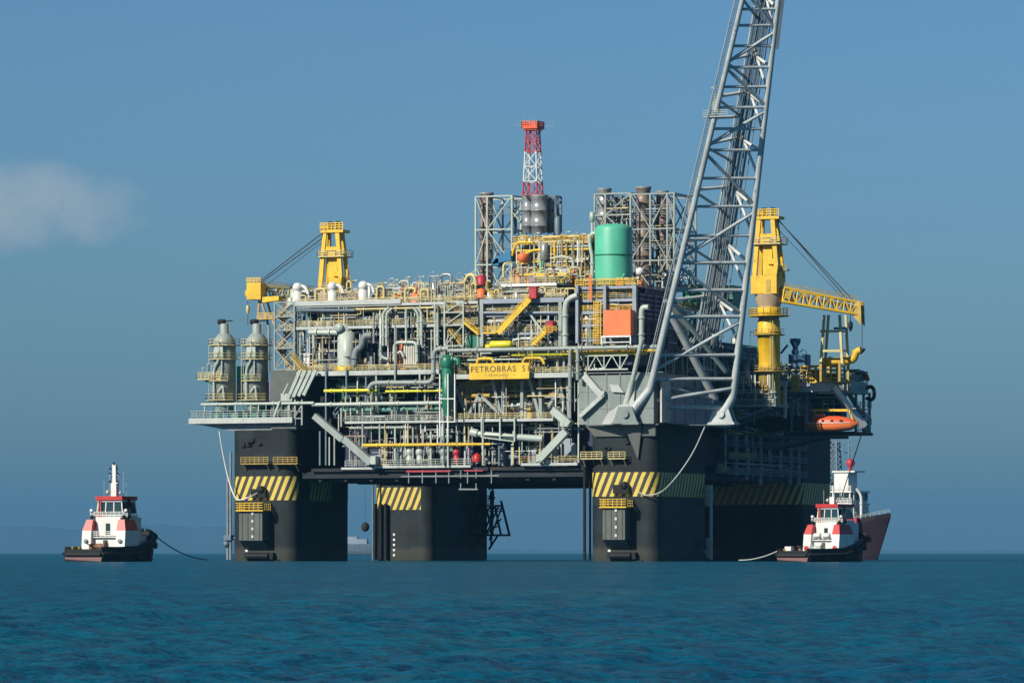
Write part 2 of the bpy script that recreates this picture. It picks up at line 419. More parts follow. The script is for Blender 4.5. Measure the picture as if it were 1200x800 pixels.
# ------------------------------------------------------------------ the platform: hull, decks
def stripes():
    m = bpy.data.materials.new('warning_stripes'); m.use_nodes = True; t = m.node_tree; b = t.nodes['Principled BSDF']
    b.inputs['Roughness'].default_value = .55
    uv = t.nodes.new('ShaderNodeUVMap'); sp = t.nodes.new('ShaderNodeSeparateXYZ'); t.links.new(uv.outputs[0], sp.inputs[0])
    def mt(op, a, bb):
        n = t.nodes.new('ShaderNodeMath'); n.operation = op
        for i, s_ in enumerate((a, bb)):
            if hasattr(s_, 'is_output'): t.links.new(s_, n.inputs[i])
            else: n.inputs[i].default_value = s_
        return n.outputs[0]
    e = mt('SUBTRACT', sp.outputs['X'], mt('MULTIPLY', sp.outputs['Y'], .42))
    tc = t.nodes.new('ShaderNodeTexCoord'); nz = t.nodes.new('ShaderNodeTexNoise'); nz.inputs['Scale'].default_value = .8; nz.inputs['Detail'].default_value = 5
    t.links.new(tc.outputs['Object'], nz.inputs['Vector'])
    e = mt('ADD', e, mt('MULTIPLY', nz.outputs['Fac'], .12))
    st = mt('GREATER_THAN', mt('FRACT', mt('DIVIDE', e, 1.72), 0), .48)
    wear = t.nodes.new('ShaderNodeMapRange'); wear.inputs['From Min'].default_value = .62; wear.inputs['From Max'].default_value = .72
    wear.inputs['To Min'].default_value = 1; wear.inputs['To Max'].default_value = .25
    t.links.new(nz.outputs['Fac'], wear.inputs['Value'])
    mx = t.nodes.new('ShaderNodeMix'); mx.data_type = 'RGBA'
    t.links.new(mt('MULTIPLY', st, wear.outputs[0]), mx.inputs['Factor'])
    mx.inputs['A'].default_value = (.022, .022, .02, 1); mx.inputs['B'].default_value = (.62, .47, .07, 1)
    t.links.new(mx.outputs['Result'], b.inputs['Base Color']); return m
M['stripes'] = stripes()

def rrect(x0, x1, y0, y1, r, n=7):
    """outline of a round-cornered column, from the rear left corner round the front"""
    o = []
    for cx, cy, a0 in ((x0 + r, y1 - r, 90), (x0 + r, y0 + r, 180), (x1 - r, y0 + r, 270), (x1 - r, y1 - r, 0)):
        for k in range(n + 1):
            a = math.radians(a0 + 90 * k / n); o.append((cx + r * math.cos(a), cy + r * math.sin(a)))
    return o
def column(root, x0, x1, y0, y1, zt, s0, s1, bandsides=None):
    prof = rrect(x0, x1, y0, y1, 2.6)
    mb = MB(); n = len(prof)
    zs = [-4, 0, 4, 9, 14, 20, zt]
    vs = [(x, y, z) for z in zs for x, y in prof]
    fs = [(i*n + j, i*n + (j+1) % n, (i+1)*n + (j+1) % n, (i+1)*n + j) for i in range(len(zs)-1) for j in range(n)]
    mb.add(vs, fs, True); k = len(zs) - 1
    mb.add([(x, y, zt) for x, y in prof], [tuple(range(n))])
    c = mb.build('hull_column', M['hull'], root)
    pr0 = rrect(x0 - .06, x1 + .06, y0 - .06, y1 + .06, 2.66); pr2 = []
    for a, b in zip(pr0, pr0[1:] + pr0[:1]):
        k = max(1, int(math.hypot(a[0]-b[0], a[1]-b[1]) / 1.5)); pr2 += [(a[0] + (b[0]-a[0]) * i / k, a[1] + (b[1]-a[1]) * i / k) for i in range(k)]
    n = len(pr2)
    per = [0.0]
    for a, b in zip(pr2, pr2[1:] + pr2[:1]): per.append(per[-1] + math.hypot(a[0]-b[0], a[1]-b[1]))
    mb = MB(); mb.add([(x, y, s0) for x, y in pr2 + pr2[:1]] + [(x, y, s1) for x, y in pr2 + pr2[:1]],
                      [(j, j + 1, n + 2 + j, n + 1 + j) for j in range(n) if not bandsides or bandsides(*pr2[j])], True)
    b = mb.build('warning_band', M['stripes'], c)
    uv = b.data.uv_layers.new(name='UVMap'); mark = len(b.data.vertices)
    for poly in b.data.polygons:
        for li in poly.loop_indices:
            vi = b.data.loops[li].vertex_index; top = vi >= n + 1
            uv.data[li].uv = (per[vi - (n + 1) if top else vi], s1 - s0 if top else 0)
    bm = bmesh.new(); bm.from_mesh(b.data); bmesh.ops.delete(bm, geom=[x for x in bm.verts if not x.link_faces], context='VERTS'); bm.to_mesh(b.data); bm.free()
    return c
plat = thing('oil_platform', 'huge four-legged floating oil platform with stacked pipe-filled decks above the calm sea', 'oil platform', (-45, 50, 0))

colN = column(plat, -15.15, 0, 0, 30, 28.3, 13.4, 18.4)
colL = column(plat, -98.05, -82.8, 0, 28.7, 28.0, 13.0, 18.1, lambda x, y: x < -83.0 or 6 < y < 17)  # stripes cut to a patch on the right face, imitating shade
colR = column(plat, -27, 0, 89.2, 112, 28.3, 12.6, 17.5)
colB = column(plat, -105.6, -90.7, 89.2, 124, 28.3, 11.8, 17.0, lambda x, y: x < -94.5 and y < 93)  # band stops short on the front; the bare rest imitates shade

def column_fittings(c, pxc, zbox0, zbox1, Y, Xa, Xb, railspots):
    """fairlead box with a yellow landing, draught marks, bollard recess, pipes"""
    b = MB(); b.box((Xa, Y - 3.2, zbox0), (Xb, Y + .1, zbox1)); b.slab([(Xa, Y - 3.2, zbox0), (Xb, Y - 3.2, zbox0), (Xb, Y, zbox0 - 2.0), (Xa, Y, zbox0 - 2.0)], (0, .6, 0))
    for k in range(4):
        x = Xa + (Xb - Xa) * (k + .5) / 4; b.box((x - .07, Y - 3.34, zbox0 + .2), (x + .07, Y - 3.2, zbox1 - .1))
    b.build('fairlead_box', M['hull_light'], c)
    r = MB(); r.box((Xa - .5, Y - 3.9, zbox1 + .02), (Xb + .5, Y - .05, zbox1 + .3)); r.rail([(Xa - .5, Y - .2, zbox1 + .3), (Xa - .5, Y - 3.9, zbox1 + .3), (Xb + .5, Y - 3.9, zbox1 + .3), (Xb + .5, Y - .2, zbox1 + .3)], 1.5, .07, 1.0)
    r.build('landing', M['yellow'], c)
    d = None
    xm = (Xa + Xb) / 2 + .5
    for k in range(4):
        z = zbox0 + .6 + k * (zbox1 - zbox0 - 1) / 3.2; d = MB()
        d.box((xm - .22, Y - 3.40, z), (xm + .22, Y - 3.345, z + .2)); d.box((xm - .22, Y - 3.40, z + .3), (xm - .05, Y - 3.345, z + .5))
        d.box((xm - .05, Y - 3.40, z + .2), (xm + .22, Y - 3.345, z + .5)); d.build('draught_mark', M['white'], c)
    for k in range(3):
        d = MB(); d.box((Xa - .1, Y - .08, 1.0 + k * 1.0), (Xa + .5, Y - .02, 1.45 + k * 1.0)); d.build('draught_mark', M['white'], c)
    g = MB(); g.box((Xa + .2, Y - 1.2, zbox0 - 4.0), (Xb + 1.5, Y + .05, zbox0 - 2.6)); g.tube([(Xa + 1, Y - 1.2, zbox0 - 3.3), (Xb + .5, Y - 1.2, zbox0 - 3.3)], .7); g.tube([(Xa + 1.8, Y - .8, zbox0 - 5.6), (Xb + 3, Y - .8, zbox0 - 4.4)], .35)
    g.build('fairlead_roller', M['black'], c)
    for (xa, xb, z, m) in railspots:
        l = MB(); l.box((xa, Y - 1.6, z), (xb, Y + .05, z + .22)); l.rail([(xa, Y - 1.6, z + .22), (xb, Y - 1.6, z + .22)], 1.3, .06, 1.1)
        for k in range(max(2, int((xb - xa) / 2.5))):
            x = xa + .4 + (xb - xa - .8) * k / max(1, int((xb - xa) / 2.5) - 1)
            l.beam((x, Y - 1.5, z), (x, Y, z - 1.5), .12)
        l.build('walkway', M[m], c)
    for k in range(5):
        f = MB(); x = Xa + rnd.uniform(-2, 4); z = rnd.uniform(19.5, 26); f.box((x, Y - .5, z), (x + rnd.uniform(.4, 1.2), Y + .05, z + rnd.uniform(.3, .9)))
        f.build('bracket', M['black'], c)
    f = MB(); f.sphere((xm + .9, Y - .7, zbox1 + 4.6), .9, 10); f.box((xm - 1.6, Y - 1.0, zbox1 + 3.0), (xm + 1.9, Y + .05, zbox1 + 4.8))
    f.build('mooring_bracket', M['black'], c)
X = lambda px, Y=0, py=600: p(px, py, Y).x
Z = lambda py, px=550, Y=0: p(px, py, Y).z
column_fittings(colN, 730, Z(632, 728), Z(595, 728), 0, X(713), X(739), [(X(684), X(709), Z(538, 700), 'yrail'), (X(716), X(736), Z(538, 720), 'yrail')])
column_fittings(colL, 303, Z(633, 303), Z(599, 303), 0, X(288), X(315), [(X(286), X(318), Z(544, 300), 'ydirty'), (X(324), X(352), Z(544, 330), 'ydirty')])
# white fender pipe standing off the near column's shaded side, guide pipes on the others
d = MB(); xs = 1.6; a = q(833, 568, xs); b = q(836, 654, xs)
d.tube([(xs, a.y, a.z), (xs, a.y, .3)], .42); d.beam((0, a.y, a.z - 1), (xs, a.y, a.z - 1), .5); d.beam((0, a.y, 2), (xs, a.y, 2), .5); d.box((xs - .9, a.y - .6, a.z - 4.5), (xs + .1, a.y + .6, a.z)); d.box((xs - .9, a.y - .5, .6), (xs, a.y + .5, 5))
d.build('fender_pipe', M['pale'], colN)
d = MB()
for px in (440, 446, 452):
    t_ = p(px, 590, 88.4); d.tube([(t_.x, 88.4, t_.z), (t_.x, 88.4, .2)], .5)
d.build('guide_pipe', M['black'], colB)
d = MB(); t_ = p(437, 570, 87); d.tube([(t_.x, 87, t_.z + 3), (t_.x, 87, -.5)], .28); d.build('riser_pipe', M['bluesteel'], colB)
for k in range(5):
    d = MB(); d.box((X(462, 89.2) - .25, 89.05, 1 + k * 1.2), (X(462, 89.2) + .25, 89.14, 1.5 + k * 1.2)); d.build('draught_mark', M['white'], colB)
# boat landing frames on the rear column's outer side
d = MB(); xb = -90.7
for y in (113, 123):
    d.beam((xb, y, 13), (xb + 3.4, y, 13), .5); d.beam((xb, y, 6), (xb + 5.6, y, 6), .5); d.beam((xb + 3.2, y, 14.2), (xb + 5.4, y, 6), .45); d.beam((xb + 1.6, y, 13), (xb + 3.2, y, 6), .4); d.beam((xb, y, 2.6), (xb + 2.4, y, 6), .4)
    d.beam((xb, y, 17), (xb + 4.6, y, 19), .4); d.beam((xb, y, 14.5), (xb + 1.4, y, 17.8), .35)
d.beam((xb + 5.4, 113, 6), (xb + 5.4, 123, 6), .4); d.beam((xb + 3.3, 113, 13), (xb + 3.3, 123, 13), .4)
d.rail([(xb + 4.2, 110, 18.6), (xb + 4.2, 124, 18.6)], 2, .1, 2); d.box((xb - .5, 110, 18.3), (xb + 4.4, 124, 18.6))
for k in range(9):
    y = 112 + k * 1.4; d.beam((xb + rnd.uniform(0, 1), y, rnd.uniform(2, 8)), (xb + rnd.uniform(2, 5), y, rnd.uniform(8, 17)), .3); d.beam((xb, y, 16.5 - k * .6), (xb + rnd.uniform(1.5, 4), y + .4, 16.5 - k * .6), .25)
for k in range(7): d.beam((xb + .3 + k * .25, 123.5 - k * .3, 16.6), (xb + .4 + k * .2, 123.5 - k * .3, 3 + k), .3)
d.build('boat_landing', M['black'], colB)
d = MB(); t_ = p(690, 560, 0)
d.tube([(-16.3, .5, 24), (-16.3, .5, .3)], .35); d.tube([(-15.9, 2.5, 18), (-15.9, 2.5, .3)], .28)
d.build('riser_pipe', M['black'], colN)
d = MB()
for px, top in ((268, 560), (271.5, 530)):
    t_ = p(px, top, 2); d.tube([(t_.x, 1.5, t_.z), (t_.x, 1.5, .3)], .28)
d.build('riser_pipe', M['grey2'], colL)
d = MB(); x0 = X(265); d.box((x0 - .9, .6, 4.5), (x0 + .8, 2.2, 5.6)); d.sphere((x0 - .6, 1.4, 3.7), .8); d.beam((x0, 1.4, 5), (x0 + 2, 1.4, 5), .3)
d.build('navigation_light', M['bluesteel'], colL)

# decks
def part(name, m, fn, parent=plat):  # one mesh of the platform
    mb = MB(); fn(mb); return mb.build(name, M[m], parent)
zC, zM, zMR, zU = Z(545, 545), Z(433, 480), Z(437, 640), Z(354, 480)
part('cellar_deck', 'deckdark', lambda m: (m.box((-81.5, 1.2, 17.6), (-16, 104, 19.0)), m.box((-79, .4, 19.0), (-16.2, 104, 19.7)),
     [m.box((x, 1.8, 16.9), (x + .7, 104, 17.6)) for x in range(-78, -18, 6)], [m.box((-81, y, 16.7), (-16.4, y + .8, 17.55)) for y in range(4, 104, 12)]))
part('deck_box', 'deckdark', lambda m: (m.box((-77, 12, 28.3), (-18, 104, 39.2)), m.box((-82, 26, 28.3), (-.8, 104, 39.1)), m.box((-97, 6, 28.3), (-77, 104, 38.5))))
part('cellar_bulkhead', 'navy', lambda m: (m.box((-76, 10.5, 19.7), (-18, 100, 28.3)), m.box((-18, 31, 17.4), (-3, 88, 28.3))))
part('main_deck', 'edge', lambda m: (m.box((X(345), -.2, zM - 1.0), (X(522, 0), .4, zM)), m.box((X(345), .4, zM - .7), (X(522), 70, zM - .1)),
     m.box((X(522), -1.4, zMR - 1.0), (-15.2, -.9, zMR)), m.box((X(522), -.9, zMR - .7), (-4, 70, zMR - .15))))
for a_, b_ in (((X(440), -.3, zC - .45), (X(552), .4, zC + .05)), ((X(612), -.8, zC - .2), (X(678), 1.5, zC + .35)), ((X(400), -.1, zC - .7), (X(439.8), .5, zC - .25))): part('cellar_edge', 'edge', lambda m: m.box(a_, b_))
mz = Z(494, 480, .0); mzr = Z(491, 640)
part('mezzanine_deck', 'edge', lambda m: (m.box((X(405), -.4, mz - .25), (X(530), .2, mz + .25)), m.box((X(405), .2, mz - .2), (X(530), 10.4, mz + .1)),
     m.box((X(525), -1.0, mzr - .4), (X(650), -.4, mzr + .2)), m.box((X(525), -.4, mzr - .3), (X(650), 10.4, mzr + .1))))
def railpart(pts, m='yrail', parent=plat, **k):
    mb = MB(); mb.rail(pts, **k); return mb.build('guard_rail', M[m], parent)
railpart([(X(345), -.1, zM), (X(522), -.1, zM)])
railpart([(X(522), -1.2, zMR), (X(548), -1.2, zMR)]); railpart([(X(622), -1.2, zMR), (-15.2, -1.2, zMR)])
railpart([(X(405), -.3, mz + .25), (X(530), -.3, mz + .25)], 'pale'); railpart([(X(525), -.9, mzr + .2), (X(650), -.9, mzr + .2)], 'yrail')
railpart([(X(405), -.2, zC - .2), (X(552), -.2, zC)], 'pale', h=1.4); railpart([(X(612), -.7, zC + .35), (X(678), -.7, zC + .35)], 'ydirty', h=1.4)
# trusses between main deck and mezzanine
T_ = [((392, 486), (412, 462)), ((392, 484), (408, 466)), ((444, 462), (466, 486)), ((412, 462), (444, 462)), ((420, 436), (420, 492)), ((500, 470), (482, 490)),
      ((535, 455), (548, 488)), ((562, 462), (548, 489)), ((562, 462), (592, 490)), ((577, 444), (588, 488)), ((590, 445), (590, 490)), ((621, 444), (632, 486)), ((633, 440), (634, 486)),
      ((655, 440), (662, 480)), ((656, 456), (643, 476)), ((665, 440), (667, 490)), ((563, 462), (563, 488)), ((612, 446), (612, 490))]
for k, (a, b) in enumerate(T_):
    Yk = 1.5 if a[0] > 520 else 5.5
    part('brace', 'grey' if a[0] > 520 else 'bluesteel', lambda m: m.beam(p(*a, Yk), p(*b, Yk), .75 if a[0] < 520 else .62))
# row of slim posts and pipes seen against the dark
for px, y0, y1, Yk in ((382, 425, 545, -.6), (406, 432, 468, -.6), (429, 432, 470, .4), (441, 430, 470, .2), (463, 380, 452, -.5), (492, 432, 452, 0), (498, 432, 470, .5), (400, 470, 500, 0), (463, 470, 496, 0),
                       (463, 500, 548, .2), (445, 496, 545, .1), (484, 500, 545, .1), (505, 505, 545, .1), (425, 470, 540, 0), (520, 487, 545, -.8), (525, 487, 545, -.8), (566, 490, 545, -1.2), (678, 440, 545, .4), (386, 512, 545, 0), (392, 505, 545, 0), (375, 505, 545, .5),
                       (410, 510, 545, .3), (545, 508, 545, .6), (553, 500, 545, .6), (600, 520, 545, .6), (585, 520, 545, .6), (660, 520, 545, .5)):
    part('deck_post', rnd.choice(['grey', 'grey', 'bluesteel', 'pale']), lambda m: m.beam(p(px, y0, Yk), V((p(px, y0, Yk).x, Yk, p(px, y1, Yk).z)), .32))
def hpipe(mb, px0, px1, py, Y, r):
    z = Z(py, (px0 + px1) / 2, Y); mb.pipe([(X(px0, Y), Y, z), (X((px0 + px1) / 2, Y), Y, z), (X(px1, Y), Y, z)], r)
def hp(name, m, px0, px1, py, Y, r, parent=plat):
    mb = MB(); hpipe(mb, px0, px1, py, Y, r); return mb.build(name, M[m], parent)
hp('pipe', 'ybright', 380, 442, 457.5, -.6, .35); hp('pipe', 'ybright', 452, 524, 458, -.4, .28); hp('pipe', 'pale', 236, 368, 473, -.9, .33); hp('pipe', 'pale', 366, 524, 473, -.5, .42)
hp('pipe', 'yellow', 425, 548, 521, -.4, .34); hp('pipe', 'yellow', 520, 575, 520.5, -.9, .3); hp('pipe', 'teal', 400, 516, 480, 3, .5); hp('pipe', 'grey', 410, 482, 501, .3, .3)
hp('pipe', 'grey', 525, 770, 408.5, -2.2, .48); hp('pipe', 'ybright', 600, 668, 415, -1.2, .33); hp('pipe', 'yellow', 668, 758, 414, -.6, .4); hp('pipe', 'yellow', 665, 770, 411, 1, .45)
hp('pipe', 'green', 440, 520, 505, 4, .6); hp('pipe', 'grey2', 470, 530, 512, 2, .5); hp('pipe', 'teal', 395, 440, 451, 4, .6); hp('pipe', 'grey', 548, 660, 418, 2.2, .25); hp('pipe', 'pale', 548, 640, 421, -.4, .2)
hp('pipe', 'ydirty', 540, 668, 450, 4, .8); hp('pipe', 'ydirty', 545, 660, 463, 3, .45); hp('pipe', 'tan', 548, 640, 456, 5, .5); hp('pipe', 'grey', 590, 676, 470, 5, .4)
part('pipe', 'grey', lambda m: m.pipe([p(526, 408.5, -2.2), p(508, 408.5, -2.2), p(508, 448, -2.2), p(436, 448.5, -1.6), p(432, 456, -1.6)], .5, 1.6))
part('pipe', 'grey', lambda m: m.pipe([p(668, 470, -2.6), p(668, 412, -2.6), p(669, 408, -2.6), p(676, 408, -2.6), p(677, 414, -2.6), p(677, 445, -2.6)], .42, 1))
part('storage_vessel', 'steel', lambda m: m.lathe(p(562, 476, 6), [(.1, -.5), (1.1, 0), (1.55, .5), (1.55, 17), (1.1, 17.6), (.1, 18)], 16, (1, 0, 0)))
part('pipe', 'pale', lambda m: (m.tube([p(552, 506, -.6), p(560, 508, -.6)], .9, 10), m.tube([p(560, 508, -.6), p(605, 512, -.4)], .62, 10), m.tube([p(605, 512, -.4), p(636, 514, .4)], .75, 10)))
part('hanging_frame', 'pale', lambda m: ([m.beam(p(x, 489, -1.4), p(x, y, -1.4), .3) for x, y in ((564.5, 512), (586, 516), (603, 517))], m.beam(p(564, 512, -1.4), p(603, 517, -1.4), .25), m.beam(p(566, 509, -1.4), p(603, 511, -1.4), .2)))
# chutes on the front face, hull node at the near corner
part('pull_in_chute', 'grey', lambda m: (m.beam(p(369, 487, -1.2), p(402, 515, -1.2), 1.5, 1.3), m.beam(p(404, 514, -1.3), p(436, 542, -1.3), 1.7, 1.5)))
part('pull_in_box', 'pale', lambda m: m.box(p(434, 534, -2.2), V((X(445), -.4, Z(544, 440)))))
part('pull_in_chute', 'pale', lambda m: (m.beam(p(648, 480, -1.6), p(668, 497, -1.6), 1.6, 1.5), m.beam(p(664, 505, -1.6), p(633, 538, -1.6), 1.6, 1.5), m.box(p(656, 490, -2.3), V((X(671), -.5, Z(500, 660)))), m.box(p(628, 532, -2.3), V((X(637), -.5, Z(541, 633))))))
def node(m):
    m.box((X(680), -.9, 28.3), (-.4, 30.2, Z(437, 720)))
    for x in (X(690), X(712), X(728), X(745)): m.box((x, -1.05, 28.4), (x + .22, -.9, Z(438, 720)))
    for z in (31.5, 35): m.box((X(681), -1.0, z), (-.5, -.9, z + .22))
part('corner_node', 'node', node)
part('gusset', 'edge', lambda m: (m.beam(p(685, 440, -1.6), p(706, 464, -1.6), 1.1, 1.3), m.beam(p(706, 464, -1.6), p(680, 488, -1.6), 1.0, .8), m.box(p(700, 458, -2.0), V((X(712), -.9, Z(465, 705)))),
     m.slab([p(714, 450, -1.5), p(725, 451, -1.5), p(731, 460, -1.5), p(717, 459, -1.5)], (0, .7, 0)), m.slab([p(738, 446, -1.4), p(745, 446, -1.4), p(741, 486, -1.4), p(726, 486, -1.4)], (0, .6, 0)),
     m.slab([p(705, 497, -1.5), p(712, 484, -1.5), p(726, 474, -1.5), p(741, 474, -1.5), p(741, 497, -1.5)], (0, .7, 0))))
part('corner_node', 'hull_light', lambda m: m.box((X(318), -.3, 28.2), (-82.3, 26, Z(434, 345))))  # darker than the near node: shadow put into its colour
part('hull_bracket', 'hull_light', lambda m: (m.slab([(-15.9, -.5, 28.2), (-.2, -.5, 28.2), (-.2, -.5, 25.8), (-13.6, -.5, 25.8)], (0, .8, 0)), m.slab([(-7, -1, 28.2), (-3, -1, 28.2), (-4, -.6, 21)], (0, 1, 0))))
part('side_panel', 'bluepanel', lambda m: (m.box((.05, 6, 28.4), (.5, 40, 34.2)), [m.box((.5, y, 28.5), (.62, y + .3, 34.1)) for y in range(9, 40, 6)]))
part('side_panel', 'navy', lambda m: m.box((-5, 30.3, 34.2), (-3, 40, 40)))
part('side_panel', 'cream', lambda m: m.box((.52, .4, 28.6), (.9, 5.4, 37.5)))
part('side_panel', 'cream', lambda m: m.box((.62, 33, 28.6), (1.0, 39.6, 33.2)))
part('side_bulkhead', 'deckdark', lambda m: (m.box((-4, 40, 26.5), (-1.2, 89, 37)), m.box((-3, 30, 20.2), (-1.0, 89, 26.4))))
# truss walkway over the near corner
def tw(m):
    a, b = p(680, 417, -.8), p(736, 417, -.8); zl = Z(433, 708)
    m.beam(a, (b.x, b.y, a.z), .3); m.beam((a.x, a.y, zl), (b.x, b.y, zl), .3)
    k = 6
    for i in range(k):
        x0 = a.x + (b.x - a.x) * i / k; x1 = a.x + (b.x - a.x) * (i + 1) / k
        m.beam((x0, a.y, zl if i % 2 else a.z), (x1, a.y, a.z if i % 2 else zl), .2)
        if i % 2 == 0: m.beam((x1, a.y, zl), (x1, a.y, a.z), .22)
part('truss_walkway', 'pale', tw)
# left outrigger deck
zL = Z(490, 285); xl, xr = X(225), X(346)
def outr(m):
    m.box((xl, -1.6, zL - 1.1), (xr, -.9, zL + .1)); m.box((xl, -.9, zL - .8), (xr, 24, zL)); m.box((xl, -.9, zL - 1.2), (xl + .5, 24, zL + .2))
part('outrigger_deck', 'edge', outr)
part('outrigger_girder', 'grey2', lambda m: (m.slab([(xl + .6, .2, zL - 1.0), (xr, .2, zL - 1.0), (xr, .2, zL - 2.6), (xl + 9, .2, zL - 2.6)], (0, .5, 0)), m.slab([(xl + .6, 18, zL - .9), (xr, 18, zL - .9), (xr, 18, zL - 2.6), (xl + 9, 18, zL - 2.6)], (0, .5, 0))))
railpart([(xl + .2, 23, zL + .1), (xl + .2, -1.4, zL + .1), (xr - .3, -1.4, zL + .1)], 'pale', h=1.5)
for px in range(240, 346, 9):
    part('deck_post', rnd.choice(['grey', 'pale', 'teal']), lambda m: m.beam(p(px, 473, -.9), V((p(px, 473, -.9).x, -.9, zL)), .25))
for px, w_, h_, m_ in ((246, 7, 8, 'teal'), (257, 6, 10, 'blue'), (268, 8, 9, 'teal'), (281, 6, 10, 'teal'), (292, 8, 11, 'green'), (304, 5, 8, 'teal'), (318, 7, 9, 'grey2'), (330, 7, 10, 'blue')):
    part('cabinet', m_, lambda m: m.box((X(px), 1.2, zL), (X(px + w_), 3.5, zL + h_ * .19)))
part('stair_rack', 'pale', lambda m: (m.box(p(329, 461, -1.2), V((X(345), 1, Z(470, 337)))), [m.beam(p(338 + k * 6, 466 - k, -1.3), p(352 + k * 6, 434, -1.3), .5, .7) for k in range(4)], m.beam(p(328, 470, -1.3), p(321, 488, -1.3), .4), m.beam(p(332, 461, -1.3), p(338, 449, -1.3), .3)))
part('access_tower', 'grey', lambda m: ([m.beam(p(x, 468, -.6), p(x, 498, -.6), .35) for x in (338, 346, 354)], [m.beam(p(338, y, -.6), p(354, y, -.6), .25) for y in (474, 482, 490)], m.beam(p(340, 498, -.6), p(354, 474, -.6), .25)))
# ------------------------------------------------------------------ process modules
def fit_out(root, Mf, a0, a1, zf, zc, seed, pal, depth=7.0, dens=1.0, runs=1.8):
    """fills one storey: vessels, skids, pipework, cabinets. Mf(a, b, z) maps along-face, inward, up to the world"""
    r = random.Random(seed); H = zc - zf
    def pt(name, m, fn):
        mb = MB(); fn(mb); return mb.build(name, M[m], root)
    a = a0 + .6
    while a < a1 - 1:
        k = r.random(); b = r.uniform(.8, 3.4); wdt = r.uniform(1.1, 3.0)
        wdt = min(wdt, a1 - a - .3)
        if k < .2:
            R = min(wdt / 2, r.uniform(.5, 1.0)); h = r.uniform(.45, .92) * H
            pt('vertical_vessel', r.choice(['pale', 'grey', 'steel', 'white', 'grey']), lambda m: (m.lathe(Mf(a + R, b + R, zf), [(R*.8, 0), (R*.8, .5), (R, .55), (R, h - R*.5), (R*.7, h - R*.15), (.12, h)], 12), m.tube([Mf(a + R, b + R, zf + h), Mf(a + R, b + R, zf + h + .5)], .14)))
        elif k < .36:
            R = r.uniform(.45, .85); z = zf + R + r.uniform(.5, 1.4); L = wdt + 1.4
            if a + L > a1: L = a1 - a
            def hv(m):
                A, B = V(Mf(a, b + R, z)), V(Mf(a + L, b + R, z)); d = (B - A).normalized(); n = (B - A).length
                m.lathe(A, [(.1, 0), (R*.75, .2), (R, .5), (R, n - .5), (R*.75, n - .2), (.1, n)], 12, d)
                for t in (.25, .75):
                    c = A.lerp(B, t); m.box((c.x - .25, c.y - .25, zf), (c.x + .25, c.y + .25, z - R * .6))
            pt('horizontal_vessel', r.choice(['grey', 'pale', 'steel', 'tan', 'grey2']), hv); wdt = L
        elif k < .62:
            n = r.randint(2, 4)
            for i in range(n):
                aa = a + i * r.uniform(.45, .8); bb = b - .4 + r.uniform(0, .6); z1 = zf + r.uniform(.2, .5) * H; z2 = zc - r.uniform(.3, 1.0)
                pts = [Mf(aa, bb, zf + .1), Mf(aa, bb, z2), Mf(aa + r.choice((-1, 1)) * r.uniform(1, 3), bb, z2)] if r.random() < .6 else [Mf(aa + 1.2, bb + 2, z1), Mf(aa, bb, z1), Mf(aa, bb, zc - .2)]
                pt('pipe_spool', r.choice(pal), lambda m: m.pipe(pts, r.uniform(.1, .24), None, 6))
            wdt = max(wdt, n * .7)
        elif k < .84:
            def skid(m):
                m.box(Mf(a, b, zf + .05), Mf(a + wdt, b + 1.6, zf + .3)); h = r.uniform(.3, .6) * H
                m.box(Mf(a + .15, b + .2, zf + .3), Mf(a + wdt * .55, b + 1.4, zf + h)); m.tube([Mf(a + wdt * .5, b + .8, zf + .9), Mf(a + wdt * .95, b + .8, zf + .9)], .42, 8)
                m.tube([Mf(a + wdt * .75, b + .8, zf + .9), Mf(a + wdt * .75, b + .8, zf + h + .8)], .15, 6); m.box(Mf(a + wdt * .68, b + .6, zf + h + .3), Mf(a + wdt * .85, b + 1.0, zf + h + .7))
            pt('pump_skid', r.choice(['grey', 'teal', 'tan', 'grey2', 'pale', 'ydirty', 'bluesteel']), skid)
        else:
            h = r.uniform(.35, .75) * H
            pt('cabinet', r.choice(['pale', 'grey', 'white', 'tan', 'orange' if r.random() < .4 else 'grey', 'bluepanel']), lambda m: (m.box(Mf(a, b, zf + .1), Mf(a + wdt * .7, b + 1.2, zf + h)), m.box(Mf(a + .12, b - .05, zf + .35), Mf(a + wdt * .7 - .12, b, zf + h - .2))))
        a += wdt / dens * r.uniform(.75, 1.1)
    for i in range(r.randint(3, 5)):
        z = zc - r.uniform(.35, .32 * H); b = r.uniform(.2, 3.5); aa, bb = sorted((r.uniform(a0, a1), r.uniform(a0, a1)))
        if bb - aa < 3: aa, bb = a0 + .3, a1 - .3
        pt('pipe', r.choice(pal), lambda m: m.tube([Mf(aa, b, z), Mf(bb, b, z)], r.uniform(.1, .26), 7))
    for i in range(int(runs * max(2, (a1 - a0) / 7))):
        # one long pipe wandering through the storey with many elbows
        A = r.uniform(a0 + .3, a1 - .3); b = r.uniform(-.25, 1.6); z = r.uniform(zf + .3, zc - .2); pts = [V(Mf(A, b, z))]
        A0 = A
        for s_ in range(r.randint(7, 15)):
            w_ = r.random()
            if w_ < .45: A = min(a1 - .2, max(a0 + .2, A0 + r.uniform(-5, 5)))
            elif w_ < .85: z = r.uniform(zf + .2, zc - .1)
            else: b = r.uniform(-.25, 2.2)
            n_ = V(Mf(A, b, z))
            if (n_ - pts[-1]).length > .5: pts.append(n_)
        if len(pts) > 2: pt('pipe_run', r.choice(pal + ['yrail', 'pale', 'white']), lambda m: m.tube(pts, r.choice((.06, .08, .11, .16)), 6))
    for i in range(2):
        z = zc - r.uniform(.5, .3 * H); b = r.uniform(.5, 3)
        pt('cable_tray', 'grey2', lambda m: m.box(Mf(a0 + .2, b, z), Mf(a1 - .2, b + .5, z + .12)))
